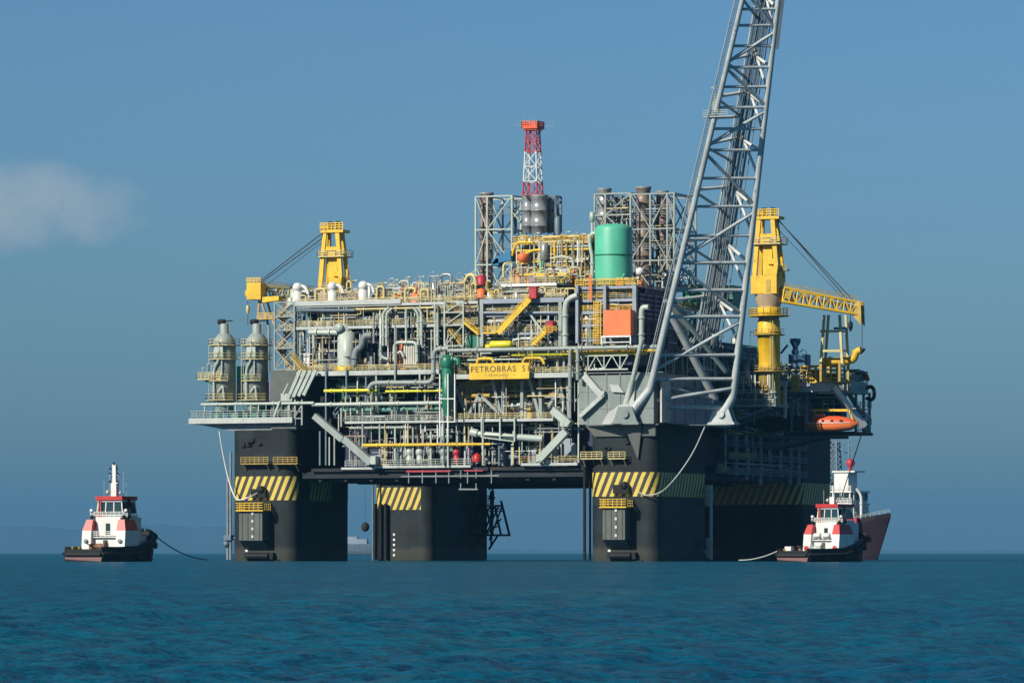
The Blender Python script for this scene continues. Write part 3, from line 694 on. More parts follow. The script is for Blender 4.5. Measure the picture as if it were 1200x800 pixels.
def tpart(root, name, m, fn, **k):
    mb = MB(); fn(mb); return mb.build(name, M[m], root, **k)
def module(root, Mf, a0, a1, levels, seed, pal, depth=30, inner=7.0, posts=None, railm='yrail', edge='edge', postm='grey', dens=1.0, roofrail=True, ends=True, back='navy'):
    r = random.Random(seed)
    def pt(name, m, fn):
        mb = MB(); fn(mb); return mb.build(name, M[m], root)
    for i, z in enumerate(levels):
        if i: pt('deck', edge, lambda m: (m.box(Mf(a0, 0, z - .62), Mf(a1, .35, z)), m.box(Mf(a0, .35, z - .3), Mf(a1, depth, z - .02))))
        if i < len(levels) - 1 or roofrail:
            def rl(m):
                pts = [Mf(a0, .1, z), Mf(a1, .1, z)]
                m.rail(pts if not ends else [Mf(a0, 5, z)] + pts + [Mf(a1, 5, z)], 1.15, .05, 1.5)
            pt('guard_rail', railm, rl)
        if i < len(levels) - 1:
            fit_out(root, Mf, a0, a1, z, levels[i+1] - .6, seed * 10 + i, pal, inner, dens)
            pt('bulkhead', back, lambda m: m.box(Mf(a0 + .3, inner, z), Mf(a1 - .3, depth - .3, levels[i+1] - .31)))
    for a in (posts or [a0 + .25, (a0 + a1) / 2, a1 - .25]):
        pt('post', postm, lambda m: m.beam(Mf(a, .5, levels[0]), Mf(a, .5, levels[-1] - .02), .42))
        pt('post', postm, lambda m: m.beam(Mf(a, 6.3, levels[0]), Mf(a, 6.3, levels[-1] - .31), .42))
def conduits(root, Mf, a0, a1, z0, z1, seed, n=14):
    r = random.Random(seed)
    for i in range(n):
        a = r.uniform(a0 + .3, a1 - .3); b = r.uniform(-.15, 1.2); za = r.uniform(z0, z0 + (z1 - z0) * .6); zb_ = min(z1, za + r.uniform(3, 9)); w_ = r.choice((.12, .16, .22))
        tpart(root, 'conduit', r.choice(['pale', 'grey', 'white', 'yrail', 'tan']), lambda m: m.beam(Mf(a, b, za), Mf(a, b, zb_), w_))
    for i in range(n // 2):
        a = r.uniform(a0 + .3, a1 - 4); b = r.uniform(-.15, 1.2); za = r.uniform(z0 + .4, z1 - .3); L = r.uniform(3, 9); w_ = r.choice((.12, .16, .22))
        tpart(root, 'conduit', r.choice(['pale', 'grey', 'white', 'yrail', 'tan']), lambda m: m.beam(Mf(a, b, za), Mf(min(a1, a + L), b, za), w_))
def clutter(root, Mf, a0, a1, zf, seed, pal, hmax=5, n=26, bmax=16, big=True):
    """roof-top vents, lamp posts, small vessels and pipe hoops"""
    r = random.Random(seed)
    def pt(name, m, fn):
        mb = MB(); fn(mb); return mb.build(name, M[m], root)
    for i in range(n):
        a = a0 + (a1 - a0) * (i + r.random()) / n; b = r.uniform(.6, bmax); k = r.random(); h = hmax * r.uniform(.35, 1)
        if k < .22:
            pt('lamp_post', r.choice(['yrail', 'pale', 'grey']), lambda m: (m.tube([Mf(a, b, zf), Mf(a, b, zf + h), Mf(a + .7, b, zf + h + .25)], .07, 5), m.box(Mf(a + .6, b - .1, zf + h + .1), Mf(a + 1.2, b + .15, zf + h + .32))))
        elif k < .42:
            R = r.uniform(.12, .3); w_ = r.uniform(.8, 2.4)
            pt('vent_pipe', r.choice(pal), lambda m: m.pipe([Mf(a, b, zf), Mf(a, b, zf + h * .9), Mf(a + w_, b, zf + h * .9), Mf(a + w_, b, zf + h * r.uniform(.2, .7))], R, None, 6))
        elif k < .58:
            R = r.uniform(.4, .8); hh = h * .75
            pt('vertical_vessel', r.choice(['pale', 'grey', 'steel', 'tan']), lambda m: m.lathe(Mf(a, b, zf), [(R, 0), (R, hh - R*.5), (R*.65, hh - .1), (.1, hh)], 10))
        elif k < .76:
            w_ = r.uniform(.8, 2.2)
            pt('equipment_box', r.choice(['pale', 'tan', 'grey', 'orange', 'purple', 'ydirty', 'grey2', 'bluepanel']), lambda m: (m.box(Mf(a, b, zf), Mf(a + w_, b + 1.5, zf + h * .5)), m.box(Mf(a + .2, b + .2, zf + h * .5), Mf(a + w_ * .6, b + 1.2, zf + h * .65)), m.tube([Mf(a + w_ * .8, b + .7, zf + h*.5), Mf(a + w_ * .8, b + .7, zf + h * .8)], .12, 6)))
        else:
            w_ = r.uniform(1.5, 4)
            def fr(m):
                for aa in (a, a + w_):
                    m.beam(Mf(aa, b, zf), Mf(aa, b, zf + h * .8), .16)
                m.beam(Mf(a, b, zf + h * .8), Mf(a + w_, b, zf + h * .8), .16); m.beam(Mf(a, b, zf + h * .45), Mf(a + w_, b, zf + h * .45), .12)
                m.beam(Mf(a, b, zf + h * .45), Mf(a + w_, b, zf + h * .8), .1)
            pt('pipe_support', r.choice(['yrail', 'grey', 'tan', 'yrail']), fr)
    for i in range(max(3, n // 6)):
        aa = r.uniform(a0, a1 - 4); L = r.uniform(4, 12); z = zf + r.uniform(.4, hmax * .6); b = r.uniform(.8, bmax)
        pt('pipe', r.choice(pal), lambda m: m.tube([Mf(aa, b, z), Mf(min(a1, aa + L), b, z)], r.uniform(.1, .3), 7))
PAL1 = ['pale', 'grey', 'cream', 'pale', 'yrail', 'steel', 'tan', 'yrail', 'white', 'grey']
PAL2 = ['yellow', 'ydirty', 'yrail', 'pale', 'grey', 'tan', 'yellow', 'steel']
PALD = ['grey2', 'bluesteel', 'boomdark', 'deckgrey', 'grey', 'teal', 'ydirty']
F = lambda Y0: (lambda a, b, z: V((a, Y0 + b, z)))
G = lambda X1: (lambda a, b, z: V((X1 - b, a, z)))
def tpart(root, name, m, fn, **k):
    mb = MB(); fn(mb); return mb.build(name, M[m], root, **k)

# left front module: two open storeys full of pale pipework
xa, xb = X(346, .6), X(560, .6)
ml = thing('process_module', 'long two-storey process module of pale pipes and vessels, left of the long yellow stairs', 'process module', ((xa + xb) / 2, 15, zM))
module(ml, F(.6), xa, xb, [zM, Z(381, 430), zU], 11, PAL1, 34, 7, [xa + .2, X(405, .6), X(463, .6), X(520, .6), xb - .2], dens=1.25)
clutter(ml, F(.8), xa - 3, X(470, .8), zU, 12, PAL1 + ['yrail', 'ydirty'], 5.6, 84, 10)
clutter(ml, F(.8), X(470, .8), xb, zU, 13, PAL1 + ['orange', 'tan', 'yrail'], 6.6, 84, 9)
clutter(ml, F(.9), xa - 2, xb, zU, 15, ['pale', 'grey', 'tan', 'yrail', 'grey2', 'ydirty'], 4.2, 95, 3)
clutter(ml, F(12), xa, xb, zU, 14, PAL1 + ['tan', 'yrail'], 6.2, 60, 12)
tpart(ml, 'roof_beam', 'edge', lambda m: (m.box(p(345, 353.2, .3), V((X(470, .6), .59, zU - .25)))))
tpart(ml, 'beam', 'bluesteel', lambda m: m.beam(p(348, 363, .3), p(416, 363, .3), .5))
for px in (349, 390, 426):
    c = p(px, 346, 2.5)
    tpart(ml, 'air_intake', 'white', lambda m: (m.lathe((c.x, c.y, zU), [(1.15, 0), (1.15, 2.6), (.9, 2.9), (.9, 3.2), (1.05, 3.3), (1.15, 4.0), (.8, 4.7), (.1, 4.9)], 14), m.pipe([(c.x + .3, c.y, zU + 4.2), (c.x + 1.8, c.y, zU + 4.0), (c.x + 2.5, c.y, zU + 2.4)], .4)))
c = p(403, 421, 1.2); zt_ = Z(378, 403, 1.2)
tpart(ml, 'surge_drum', 'pale', lambda m: (m.lathe((c.x, c.y + .6, zM), [(1.9, 0), (1.9, .6), (1.65, .7), (1.65, zt_ - zM - .8), (1.2, zt_ - zM - .2), (.1, zt_ - zM)], 18), m.lathe((c.x + .6, c.y + .6, zM + 3), [(1.7, 0), (1.7, 5.2), (.1, 5.6)], 14)))
tpart(ml, 'surge_drum_skirt', 'yellow', lambda m: m.lathe((c.x, c.y + .6, zM), [(2.1, .05), (2.1, .9), (2, .95)], 16))
tpart(ml, 'duct', 'pale', lambda m: (m.pipe([p(362, 389.5, .4), p(396, 389.5, .4)], .62), m.tube([p(367.5, 391, .4), p(368, 408, .4)], .38), m.lathe(p(398, 384, .2), [(.1, 0), (1.0, .1), (1.0, .6), (.1, .7)], 12, (0, -1, 0))))
tpart(ml, 'duct', 'grey2', lambda m: m.pipe([p(436, 393, 0), p(428, 393, 0), p(425, 398, 0), p(424, 406, 0), p(416, 411, 0), p(415, 428, 0)], .75, 1.5))
for pts, r_ in (([(456, 360), (449, 366), (449, 405)], .3), ([(460, 361), (453, 367), (453, 405)], .3), ([(484, 360), (490, 367), (490, 404)], .3), ([(489, 360), (494, 366), (494, 404)], .33), ([(476, 362), (476, 400)], .26),
                ([(482, 366), (482, 384)], .2), ([(462, 422), (462, 405), (465, 401), (488, 401), (489, 424)], .36), ([(446, 403), (446, 418), (455, 421)], .33), ([(466, 414), (470, 411), (473, 418)], .3), ([(510, 356), (510, 410)], .26), ([(513, 366), (513, 405)], .3), ([(438, 366), (438, 372), (438, 402)], .25)):
    tpart(ml, 'riser_pipe', 'pale' if r_ > .25 else 'grey', lambda m: m.pipe([p(x, y, -.3) for x, y in pts], r_, .9))
tpart(ml, 'compressor_block', 'cream', lambda m: (m.box(p(473, 403, .2), V((X(489, .6), 2, zM + .4))), [m.box(p(474 + k * 2.6, 404, .02), V((X(475.3 + k * 2.6, .2), .2, zM + 1))) for k in range(6)]))
conduits(ml, F(.5), xa, xb, zM, zU, 17, 66)
# end lattice and zig-zag stair tower of the left module
def lattice(root, px0, px1, ys, Y, m, w_=.34, name='lattice_frame', cross=True, depth=5):
    def fn(mb):
        x0, x1 = X(px0, Y), X(px1, Y); zs = [Z(y, (px0 + px1) / 2, Y) for y in ys]
        for yy in (Y, Y + depth):
            for x in (x0, x1): mb.beam((x, yy, zs[0]), (x, yy, zs[-1]), w_)
            for z in zs: mb.beam((x0, yy, z), (x1, yy, z), w_ * .8)
            for i in range(len(zs) - 1):
                if yy == Y or cross:
                    mb.beam((x0, yy, zs[i]), (x1, yy, zs[i+1]), w_ * .65)
                    if cross: mb.beam((x1, yy + .02, zs[i]), (x0, yy + .02, zs[i+1]), w_ * .65)
        for x in (x0, x1):
            for z in zs: mb.beam((x, Y, z), (x, Y + depth, z), w_ * .8)
            for i in range(len(zs) - 1): mb.beam((x, Y, zs[i]), (x, Y + depth, zs[i+1]), w_ * .6)
    return tpart(root, name, m, fn)
et = thing('stair_tower', 'grey cross-braced stair tower at the left end of the long process module', 'stair tower', (X(332), 4, zM))
lattice(et, 322, 345, [433, 408, 387, 371, 354], .4, 'grey', .32)
def stairs(mb, a, b, w_=1.2, rail=True):
    a, b = V(a), V(b); d = b - a; n = max(4, int(abs(d.z) / .35)); h = V((d.x, d.y, 0)).normalized(); s_ = V((-h.y, h.x, 0)) * w_ / 2
    for e in (-1, 1):
        mb.beam(a + s_ * e, b + s_ * e, .12, .42)
        if rail:
            z = V((0, 0, 1.1)); mb.beam(a + s_*e + z, b + s_*e + z, .11); mb.beam(a + s_*e + z*.55, b + s_*e + z*.55, .09)
            for i in range(0, n + 1, 3): c_ = a.lerp(b, i / n) + s_ * e; mb.beam(c_, c_ + z, .09)
    for i in range(n + 1):
        c_ = a.lerp(b, i / n); mb.box((c_.x - max(.16, abs(s_.x)), c_.y - max(.16, abs(s_.y)), c_.z - .03), (c_.x + max(.16, abs(s_.x)), c_.y + max(.16, abs(s_.y)), c_.z + .03))
for k, (y0, y1) in enumerate(((433, 409), (408, 388), (387, 372), (371, 355))):
    e = k % 2
    tpart(et, 'stair_flight', 'tan' if k % 2 else 'ydirty', lambda m: stairs(m, p(326 if e else 342, y0, 2.5 + e), p(342 if e else 326, y1, 2.5 + e)))
tpart(et, 'landing', 'yrail', lambda m: [(m.box((X(319), 1, Z(y, 330)), (X(346), 4.5, Z(y, 330) + .15)), m.rail([(X(319), 1, Z(y, 330)), (X(346), 1, Z(y, 330))])) for y in (408, 387, 371)])
tpart(et, 'stair_flight', 'ydirty', lambda m: (stairs(m, p(342, 418, -.8), p(358, 436, -.8))))
et2 = thing('stair_tower', 'white braced stair tower with rusty zig-zag flights, just left of the long yellow stairs', 'stair tower', (X(531), 2, zM))
lattice(et2, 521, 543, [405, 381, 366, 353], -1.2, 'pale', .3, depth=4, cross=False)
for k, (y0, y1) in enumerate(((404, 382), (381, 367), (366, 354))):
    e = k % 2
    tpart(et2, 'stair_flight', 'tan' if e else 'ydirty', lambda m: stairs(m, p(524 if e else 541, y0, .2 + e), p(541 if e else 524, y1, .2 + e)))
tpart(et2, 'stair_flight', 'yellow', lambda m: stairs(m, p(545, 378, -.6), p(562, 392, -.6)))
tpart(et2, 'landing', 'tan', lambda m: [(m.box((X(519), -.8, Z(y, 530)), (X(558), 2.8, Z(y, 530) + .15)), m.rail([(X(519), -.8, Z(y, 530)), (X(558), -.8, Z(y, 530))])) for y in (381, 366)])
tpart(et2, 'dark_bin', 'green', lambda m: m.box(p(546, 392, 1), V((X(565, 1), 4, Z(410, 555, 1)))))

# centre module with the yellow stairs
xa, xb = X(562, .2), X(662, .2); zb = Z(407, 612); zc_ = Z(352, 612)
mc = thing('process_module', 'white framed centre process module behind the long yellow stairs, above the name board', 'process module', ((xa + xb) / 2, 15, zMR))
module(mc, F(.2), xa, xb, [zMR, zb, Z(389, 612), Z(367, 612), zc_], 21, PAL1 + ['purple', 'white'], 36, 6, [xa + .3, X(600, .2), xb - .4], dens=1.5, edge='bluepanel', back='navy')
tpart(mc, 'front_beam', 'bluepanel', lambda m: (m.box(p(562, 350.5, -.6), V((X(662), .15, Z(355, 612)))), m.beam(p(562, 366, -.4), p(660, 366, -.4), .4)))
for px in (565, 657): tpart(mc, 'front_post', 'grey', lambda m: m.beam(p(px, 352, -.3), p(px, 406, -.3), .75))
tpart(mc, 'front_brace', 'pale', lambda m: m.beam(p(614, 358, -.3), p(646, 402, -.3), .45))
conduits(mc, F(.1), xa, xb, zMR, zc_, 27, 50)
z1 = Z(331, 620)
module(mc, F(2.2), X(585, 2.2), X(652, 2.2), [zc_, z1], 22, PAL2, 30, 6, dens=1.4, edge='white', back='tan')
clutter(mc, F(1), xa, X(588), zc_, 23, PAL2, 6, 26, 5)
clutter(mc, F(.4), xa, xb, zc_, 25, PAL2, 3.4, 30, 1.5)
clutter(mc, F(3), X(585), X(655), z1, 24, PAL2, 4.5, 44, 8)
for pts, m_ in (([(571, 330), (571, 340), (578, 345), (578, 352)], 'ydirty'), ([(545, 330), (548, 322), (556, 322), (558, 335)], 'yrail')):
    tpart(mc, 'pipe_spool', m_, lambda m: m.pipe([p(x, y, 1) for x, y in pts], .4))
tpart(mc, 'orange_drum', 'orange', lambda m: m.lathe(p(564, 349, .8), [(.9, 0), (.9, 1.8), (.1, 2)], 12))
tpart(mc, 'orange_drum', 'crimson', lambda m: m.lathe(p(564, 334, 2), [(1.1, 0), (1.1, 1.8), (.1, 2.2)], 12))
tpart(mc, 'life_raft_canister', 'ybright', lambda m: (m.lathe(p(574, 403.5, -1.4), [(.1, 0), (.5, .1), (.75, .5), (.75, 4.6), (.5, 5), (.1, 5.1)], 12, (1, 0, 0)), m.lathe(p(569, 406, -1.3), [(.1, 0), (.5, .1), (.5, 1.3), (.1, 1.4)], 12, (1, 0, 0))))
ys = thing('yellow_stairs', 'long bright yellow stair flight slanting across the centre module up to the upper red cabin', 'stairs', tuple(p(583, 390, -1.6)))
tpart(ys, 'stair_flight', 'yellow', lambda m: stairs(m, p(584, 389.5, -1.6), p(621, 350.5, -1.6), 1.5))
tpart(ys, 'stringer', 'yellow', lambda m: m.beam(p(584, 390.5, -2.3), p(621, 351, -2.3), .2, .9))
def ld(m):
    a = p(566, 391, -2.4); b = V((X(586), -.3, a.z + .35)); m.box(a, b); m.rail([(a.x, -.4, b.z), (a.x, -2.4, b.z), (b.x, -2.4, b.z)], 1.2, .06, 1)
tpart(ys, 'landing', 'yellow', ld)
y2 = thing('yellow_stairs', 'short yellow stair flight leading down from the lower red cabin', 'stairs', tuple(p(625, 404, -1.6)))
tpart(y2, 'stair_flight', 'yellow', lambda m: stairs(m, p(625, 404, -1.6), p(641, 388, -1.6), 1.4))
tpart(y2, 'landing', 'yellow', lambda m: (m.box(p(638, 388.5, -2.2), V((X(652), -.4, Z(390, 645)))), m.rail([p(638, 388.5, -2.2), p(652, 388.5, -2.2)], 1.1, .06, 1)))
for (a, b, lb) in (((620, 336), (628, 349.5), 'upright red cabin at the head of the long yellow stairs'), ((640, 376), (647.5, 389), 'upright red cabin beside the short yellow stairs')):
    t_ = thing('red_cabin', lb, 'cabin', tuple(p((a[0] + b[0]) / 2, b[1], -1)), group='red cabins on the centre module')
    A, B = p(*a, -1.8), p(*b, -1.8)
    tpart(t_, 'body', 'red', lambda m: m.box((A.x, -1.8, B.z), (B.x, -.3, A.z - .25)))
    tpart(t_, 'roof', 'crimson', lambda m: m.box((A.x - .12, -1.95, A.z - .24), (B.x + .12, -.2, A.z)))
    tpart(t_, 'door', 'crimson', lambda m: m.box((A.x + .3, -1.86, B.z + .1), (B.x - .3, -1.802, A.z - .5)))

# upper pipe rack with yellow pipework, behind the centre module
xa, xb = X(577, 14), X(690, 14)
up = thing('pipe_rack', 'tall rack of tangled yellow pipework under the grey stacks and the red-white mast', 'pipe rack', ((xa + xb) / 2, 22, z1))
UF = F(14)
zz = [Z(y, 635, 14) for y in (336, 318, 301, 283)]
module(up, UF, X(600, 14), xb, zz, 31, PAL2, 22, 6, [X(607, 14), X(625, 14), X(648, 14), X(672, 14)], dens=1.5, railm='yellow', edge='ydirty', postm='yellow', back='tan')
conduits(up, F(12.6), X(603, 14), xb, zz[0], zz[-1], 37, 50)
clutter(up, UF, X(603, 14), xb, zz[-1], 32, PAL2 + ['blue'], 1.8, 36, 8)
clutter(up, F(11), X(580, 11), X(690, 11), z1 - 1, 33, PAL2, 4.8, 60, 3)
for py, a_, b_, m_, r_ in ((283.5, 606, 672, 'yrail', .2), (293, 602, 690, 'yellow', .24), (296, 610, 655, 'pale', .2), (307, 606, 634, 'yellow', .2), (289, 640, 690, 'grey', .3), (304, 660, 690, 'pale', .3), (311, 640, 668, 'ydirty', .3)):
    hp('pipe', m_, a_, b_, py, 13, r_, up)
for pts, m_ in (([(600, 300), (602, 291), (606, 284), (625, 284)], 'yellow'), ([(590, 325), (590, 309), (600, 306)], 'yrail'), ([(672, 330), (672, 304), (660, 300), (645, 303)], 'pale'), ([(634, 330), (634, 305)], 'mint'), ([(650, 306), (650, 284)], 'yellow'), ([(612, 300), (625, 293), (640, 293)], 'yellow'), ([(664, 286), (664, 310), (668, 325)], 'ydirty')):
    tpart(up, 'pipe_spool', m_, lambda m: m.pipe([p(x, y, 12.5) for x, y in pts], .27))
tpart(up, 'white_duct', 'white', lambda m: m.lathe(p(644, 319, 12), [(.1, 0), (.7, .1), (.75, 4.6), (.1, 4.8)], 12, (1, 0, 0)))
tpart(up, 'orange_vessel', 'orange', lambda m: (m.lathe(p(613, 306, 12), [(.1, -.6), (1.0, 0), (1.4, .9), (1.1, 1.5), (.1, 1.8)], 12)))
tpart(up, 'steel_drum', 'steel', lambda m: m.lathe(p(638, 303, 12), [(.1, -.5), (.8, 0), (.8, 3.2), (.1, 3.5)], 12))
tpart(up, 'cover', 'tarp', lambda m: (m.slab([p(576, 310, 12), p(583, 300, 12), p(598, 294, 12), p(599, 305, 12), p(588, 307, 12)], (0, 3, 0)), m.box(p(576, 303, 12), V((X(584, 12), 15, Z(311, 580, 12))))))
tpart(up, 'yellow_box', 'ybright', lambda m: m.box(p(654, 322, 11), V((X(667, 11), 13, Z(333, 660, 11)))))

# right module: orange container, green tank deck
xa, xb = X(676, .2), X(745, .2); zt2 = Z(335, 710)
mr_ = thing('process_module', 'blue-grey framed module that carries the green tank, with the orange container on its front', 'process module', ((xa + xb) / 2, 15, zMR))
module(mr_, F(.2), xa, xb, [Z(412, 710), Z(396, 710), Z(379, 710), Z(364, 710), Z(350, 710), zt2], 41, PAL1 + ['yellow', 'bluepanel'], 24, 6, [xa + .3, X(709, .2), xb - .3], dens=1.3, edge='bluepanel', postm='bluepanel', railm='yellow', back='navy')
for px in (676.5, 709, 744): tpart(mr_, 'front_post', 'bluepanel', lambda m: m.beam(p(px, 334, -.5), p(px, 402, -.5), .6 if px < 740 else .8))
tpart(mr_, 'ladder_cage', 'yellow', lambda m: ([m.beam(p(x, 352, -.9), p(x, 403, -.9), .16) for x in (696, 698.5, 701, 704)], [m.beam(p(696, y, -.9), p(704, y, -.9), .12) for y in range(354, 403, 3)]))
tpart(mr_, 'ladder', 'orange', lambda m: ([m.beam(p(x, 322, -.8), p(x, 352, -.8), .2) for x in (690.5, 693)], [m.beam(p(690.5, y, -.8), p(693, y, -.8), .14) for y in range(323, 352, 2)]))
tpart(mr_, 'pipe_spool', 'pale', lambda m: m.pipe([p(677, 346, -.9), p(668, 349, -.9), p(662.5, 356, -.9), p(662.5, 406, -.9)], .62, 1.6, 10))
tpart(mr_, 'pipe_spool', 'pale', lambda m: m.pipe([p(760, 360, -.5), p(752, 360, -.5), p(751.5, 404, -.5)], .6, 1.2, 10))
conduits(mr_, F(.1), xa, X(706), zMR, zt2, 47, 24)
clutter(mr_, F(.6), xa, xb, zt2, 42, PAL1, 2.6, 10, 3)
oc = thing('orange_container', 'plain bright orange container standing on the front of the blue-grey module', 'container', tuple(p(724, 393, -2)))
A, B = p(707, 363.5, -3.2), p(739, 392.5, -3.2)
tpart(oc, 'body', 'orange', lambda m: m.box((A.x, -3.2, B.z), (B.x, .15, A.z)), bevel=.06)
tpart(oc, 'support', 'white', lambda m: ([m.beam((x, -3, B.z - 1.9), (x, -3, B.z - .3), .25) for x in (A.x - .4, B.x - .1)], m.beam((A.x - .5, -3, B.z - .2), (B.x, -3, B.z - .2), .36), m.beam((A.x - .5, -3, B.z - 1.4), (B.x, -3, B.z - 1.4), .2), [m.beam((A.x + k, -3.1, B.z - .4), (A.x + k + .5, -3.1, B.z - .05), .18) for k in range(0, 6)]))
# louvred side of the right module, clad levels further along the shaded side
sd = thing('louvre_house', 'dark violet louvred housing on the shaded side behind the orange container', 'housing', (X(745), 12, Z(400, 745)))
xs = X(745.5, .2); y0, y1 = .4, q(781, 380, xs).y
z0, z1_ = Z(404, 745), Z(343, 745)
tpart(sd, 'wall', 'navy', lambda m: m.box((xs - 4, y0 + .5, z0 - 4), (xs, y1, z1_)))
tpart(sd, 'louvre', 'purple', lambda m: [m.box((xs, y0 + .6, z), (xs + .35, y1, z + .5)) for z in np.arange(z0 + 5.5, z1_, .95)])
tpart(sd, 'louvre_frame', 'navy', lambda m: ([m.beam((xs + .3, y, z0), (xs + .3, y, z1_), .35) for y in np.linspace(y0 + .8, y1 - .3, 5)], [m.beam((xs + .4, y0 + .5, z), (xs + .4, y1, z), .3) for z in (z0 + .5, z0 + 2.6, z0 + 5)]))
# shaded side modules
ya, yb = y1 + .5, 40
s1 = thing('side_module', 'shaded cluttered module on the far side, seen through the lattice boom', 'process module', (-6, 45, 40))
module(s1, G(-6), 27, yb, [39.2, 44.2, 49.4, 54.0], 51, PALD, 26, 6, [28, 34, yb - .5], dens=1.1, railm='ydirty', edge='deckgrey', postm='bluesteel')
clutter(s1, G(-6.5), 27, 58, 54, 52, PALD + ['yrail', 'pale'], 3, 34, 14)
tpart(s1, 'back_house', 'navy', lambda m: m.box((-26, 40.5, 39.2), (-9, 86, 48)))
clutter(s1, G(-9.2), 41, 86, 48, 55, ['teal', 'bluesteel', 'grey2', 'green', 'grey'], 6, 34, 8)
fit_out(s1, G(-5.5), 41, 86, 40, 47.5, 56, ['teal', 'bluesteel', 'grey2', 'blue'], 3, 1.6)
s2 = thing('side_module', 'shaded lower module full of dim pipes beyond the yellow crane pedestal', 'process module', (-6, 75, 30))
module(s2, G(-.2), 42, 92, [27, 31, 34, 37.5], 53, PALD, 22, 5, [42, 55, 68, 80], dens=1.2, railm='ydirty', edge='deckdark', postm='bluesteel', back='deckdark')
cs = thing('caisson_rack', 'dim rack of hanging caissons and pipes in the shade between the two right-hand legs', 'pipe rack', (0, 60, 18))
for y in (38, 44, 51, 55, 60, 66, 73, 79, 85):
    zt3 = 27; tpart(cs, 'caisson', rnd.choice(['bluesteel', 'boomdark', 'grey2']), lambda m: m.tube([(.9, y, zt3), (.9, y, rnd.uniform(16.5, 21))], rnd.uniform(.35, .8), 10))
for z in (18.6, 21.8, 24.6): tpart(cs, 'walkway', 'bluesteel', lambda m: (m.box((.2, 36, z), (2.2, 88, z + .15)), m.rail([(2.2, 36, z + .15), (2.2, 88, z + .15)], 1.1, .05, 2)))
tpart(cs, 'guard_rail', 'ydirty', lambda m: m.rail([(2.6, 36, 21.9), (2.6, 52, 21.9)], 1.2, .08, 2))
tpart(cs, 'hanger', 'pale', lambda m: [m.beam((1.9, y, 24.5), (1.9, y + .4, 19 + (y % 5)), .25) for y in (50, 54, 58, 63, 70)])
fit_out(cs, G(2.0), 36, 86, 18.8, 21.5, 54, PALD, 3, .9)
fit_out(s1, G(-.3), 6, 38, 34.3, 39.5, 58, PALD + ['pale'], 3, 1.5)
conduits(s1, G(-.2), 6, 38, 34.2, 44, 59, 20)
conduits(s2, G(.3), 42, 88, 27, 37, 57, 40)
# storeys below the main deck and the hanging cellar deck
cz = thing('cellar_module', 'dim cellar level full of pipes and pumps hanging between the two front legs', 'process module', (X(545), 4, zC))
fit_out(cz, F(1.0), X(405), X(610), zC, mz - .3, 61, PAL1 + ['grey2', 'purple'], 6, 1.2)
fit_out(cz, F(1.0), X(610), X(676), zC, mzr - .3, 62, PAL1 + ['grey2'], 6, 1.2)
fit_out(cz, F(1.2), X(388), X(530), mz + .2, zM - 1, 63, ['grey2', 'teal', 'bluesteel', 'grey', 'green'], 6, 1.1)
fit_out(cz, F(2.2), X(528), X(655), mzr + .2, zMR - 1, 64, ['tan', 'ydirty', 'grey', 'grey2', 'tan'], 6, 1.2)
fit_out(cz, F(.6), X(525), X(560), zMR, zMR + 4.5, 65, PAL2, 4, 1.5)
fit_out(cz, F(-.2), X(615), X(676), zMR, zMR + 3.8, 66, PAL2 + ['orange'], 4, 1.6)
conduits(cz, F(-.1), X(395), X(676), zC, zM - 1, 67, 56)
for px, m_ in ((492, 'pale'), (520, 'grey'), (535, 'crimson'), (551, 'purple'), (480, 'pale'), (505, 'grey2')):
    tpart(cz, 'pump', m_, lambda m: (m.lathe(p(px, 543, .8), [(.7, 0), (.7, 1.6), (.5, 1.7), (.9, 1.9), (.9, 2.7), (.4, 3.4), (.1, 3.6)], 10)))
tpart(cz, 'red_drum', 'red', lambda m: m.lathe(p(559, 541, -.2), [(.9, 0), (1.0, .8), (.7, 1.5), (.1, 1.9)], 12))
tpart(cz, 'lower_walkway', 'crimson', lambda m: (m.box(p(476, 553, .2), V((X(528, .2), 1.6, Z(551, 500, .2)))), m.box(p(544, 552, .2), V((X(566, .2), 1.6, Z(550.5, 550, .2))))))
tpart(cz, 'lower_frame', 'grey2', lambda m: ([m.beam(p(x, 548, .5), p(x, 566, .5), .2) for x in (479, 495, 511, 526, 540, 548, 558, 576)], m.beam(p(538, 573, .5), p(560, 573, .5), .3), [m.beam(p(x, 560, .5), p(x, 573, .5), .2) for x in (540, 558)], m.beam(p(470, 558, .4), p(585, 557, .4), .25)))
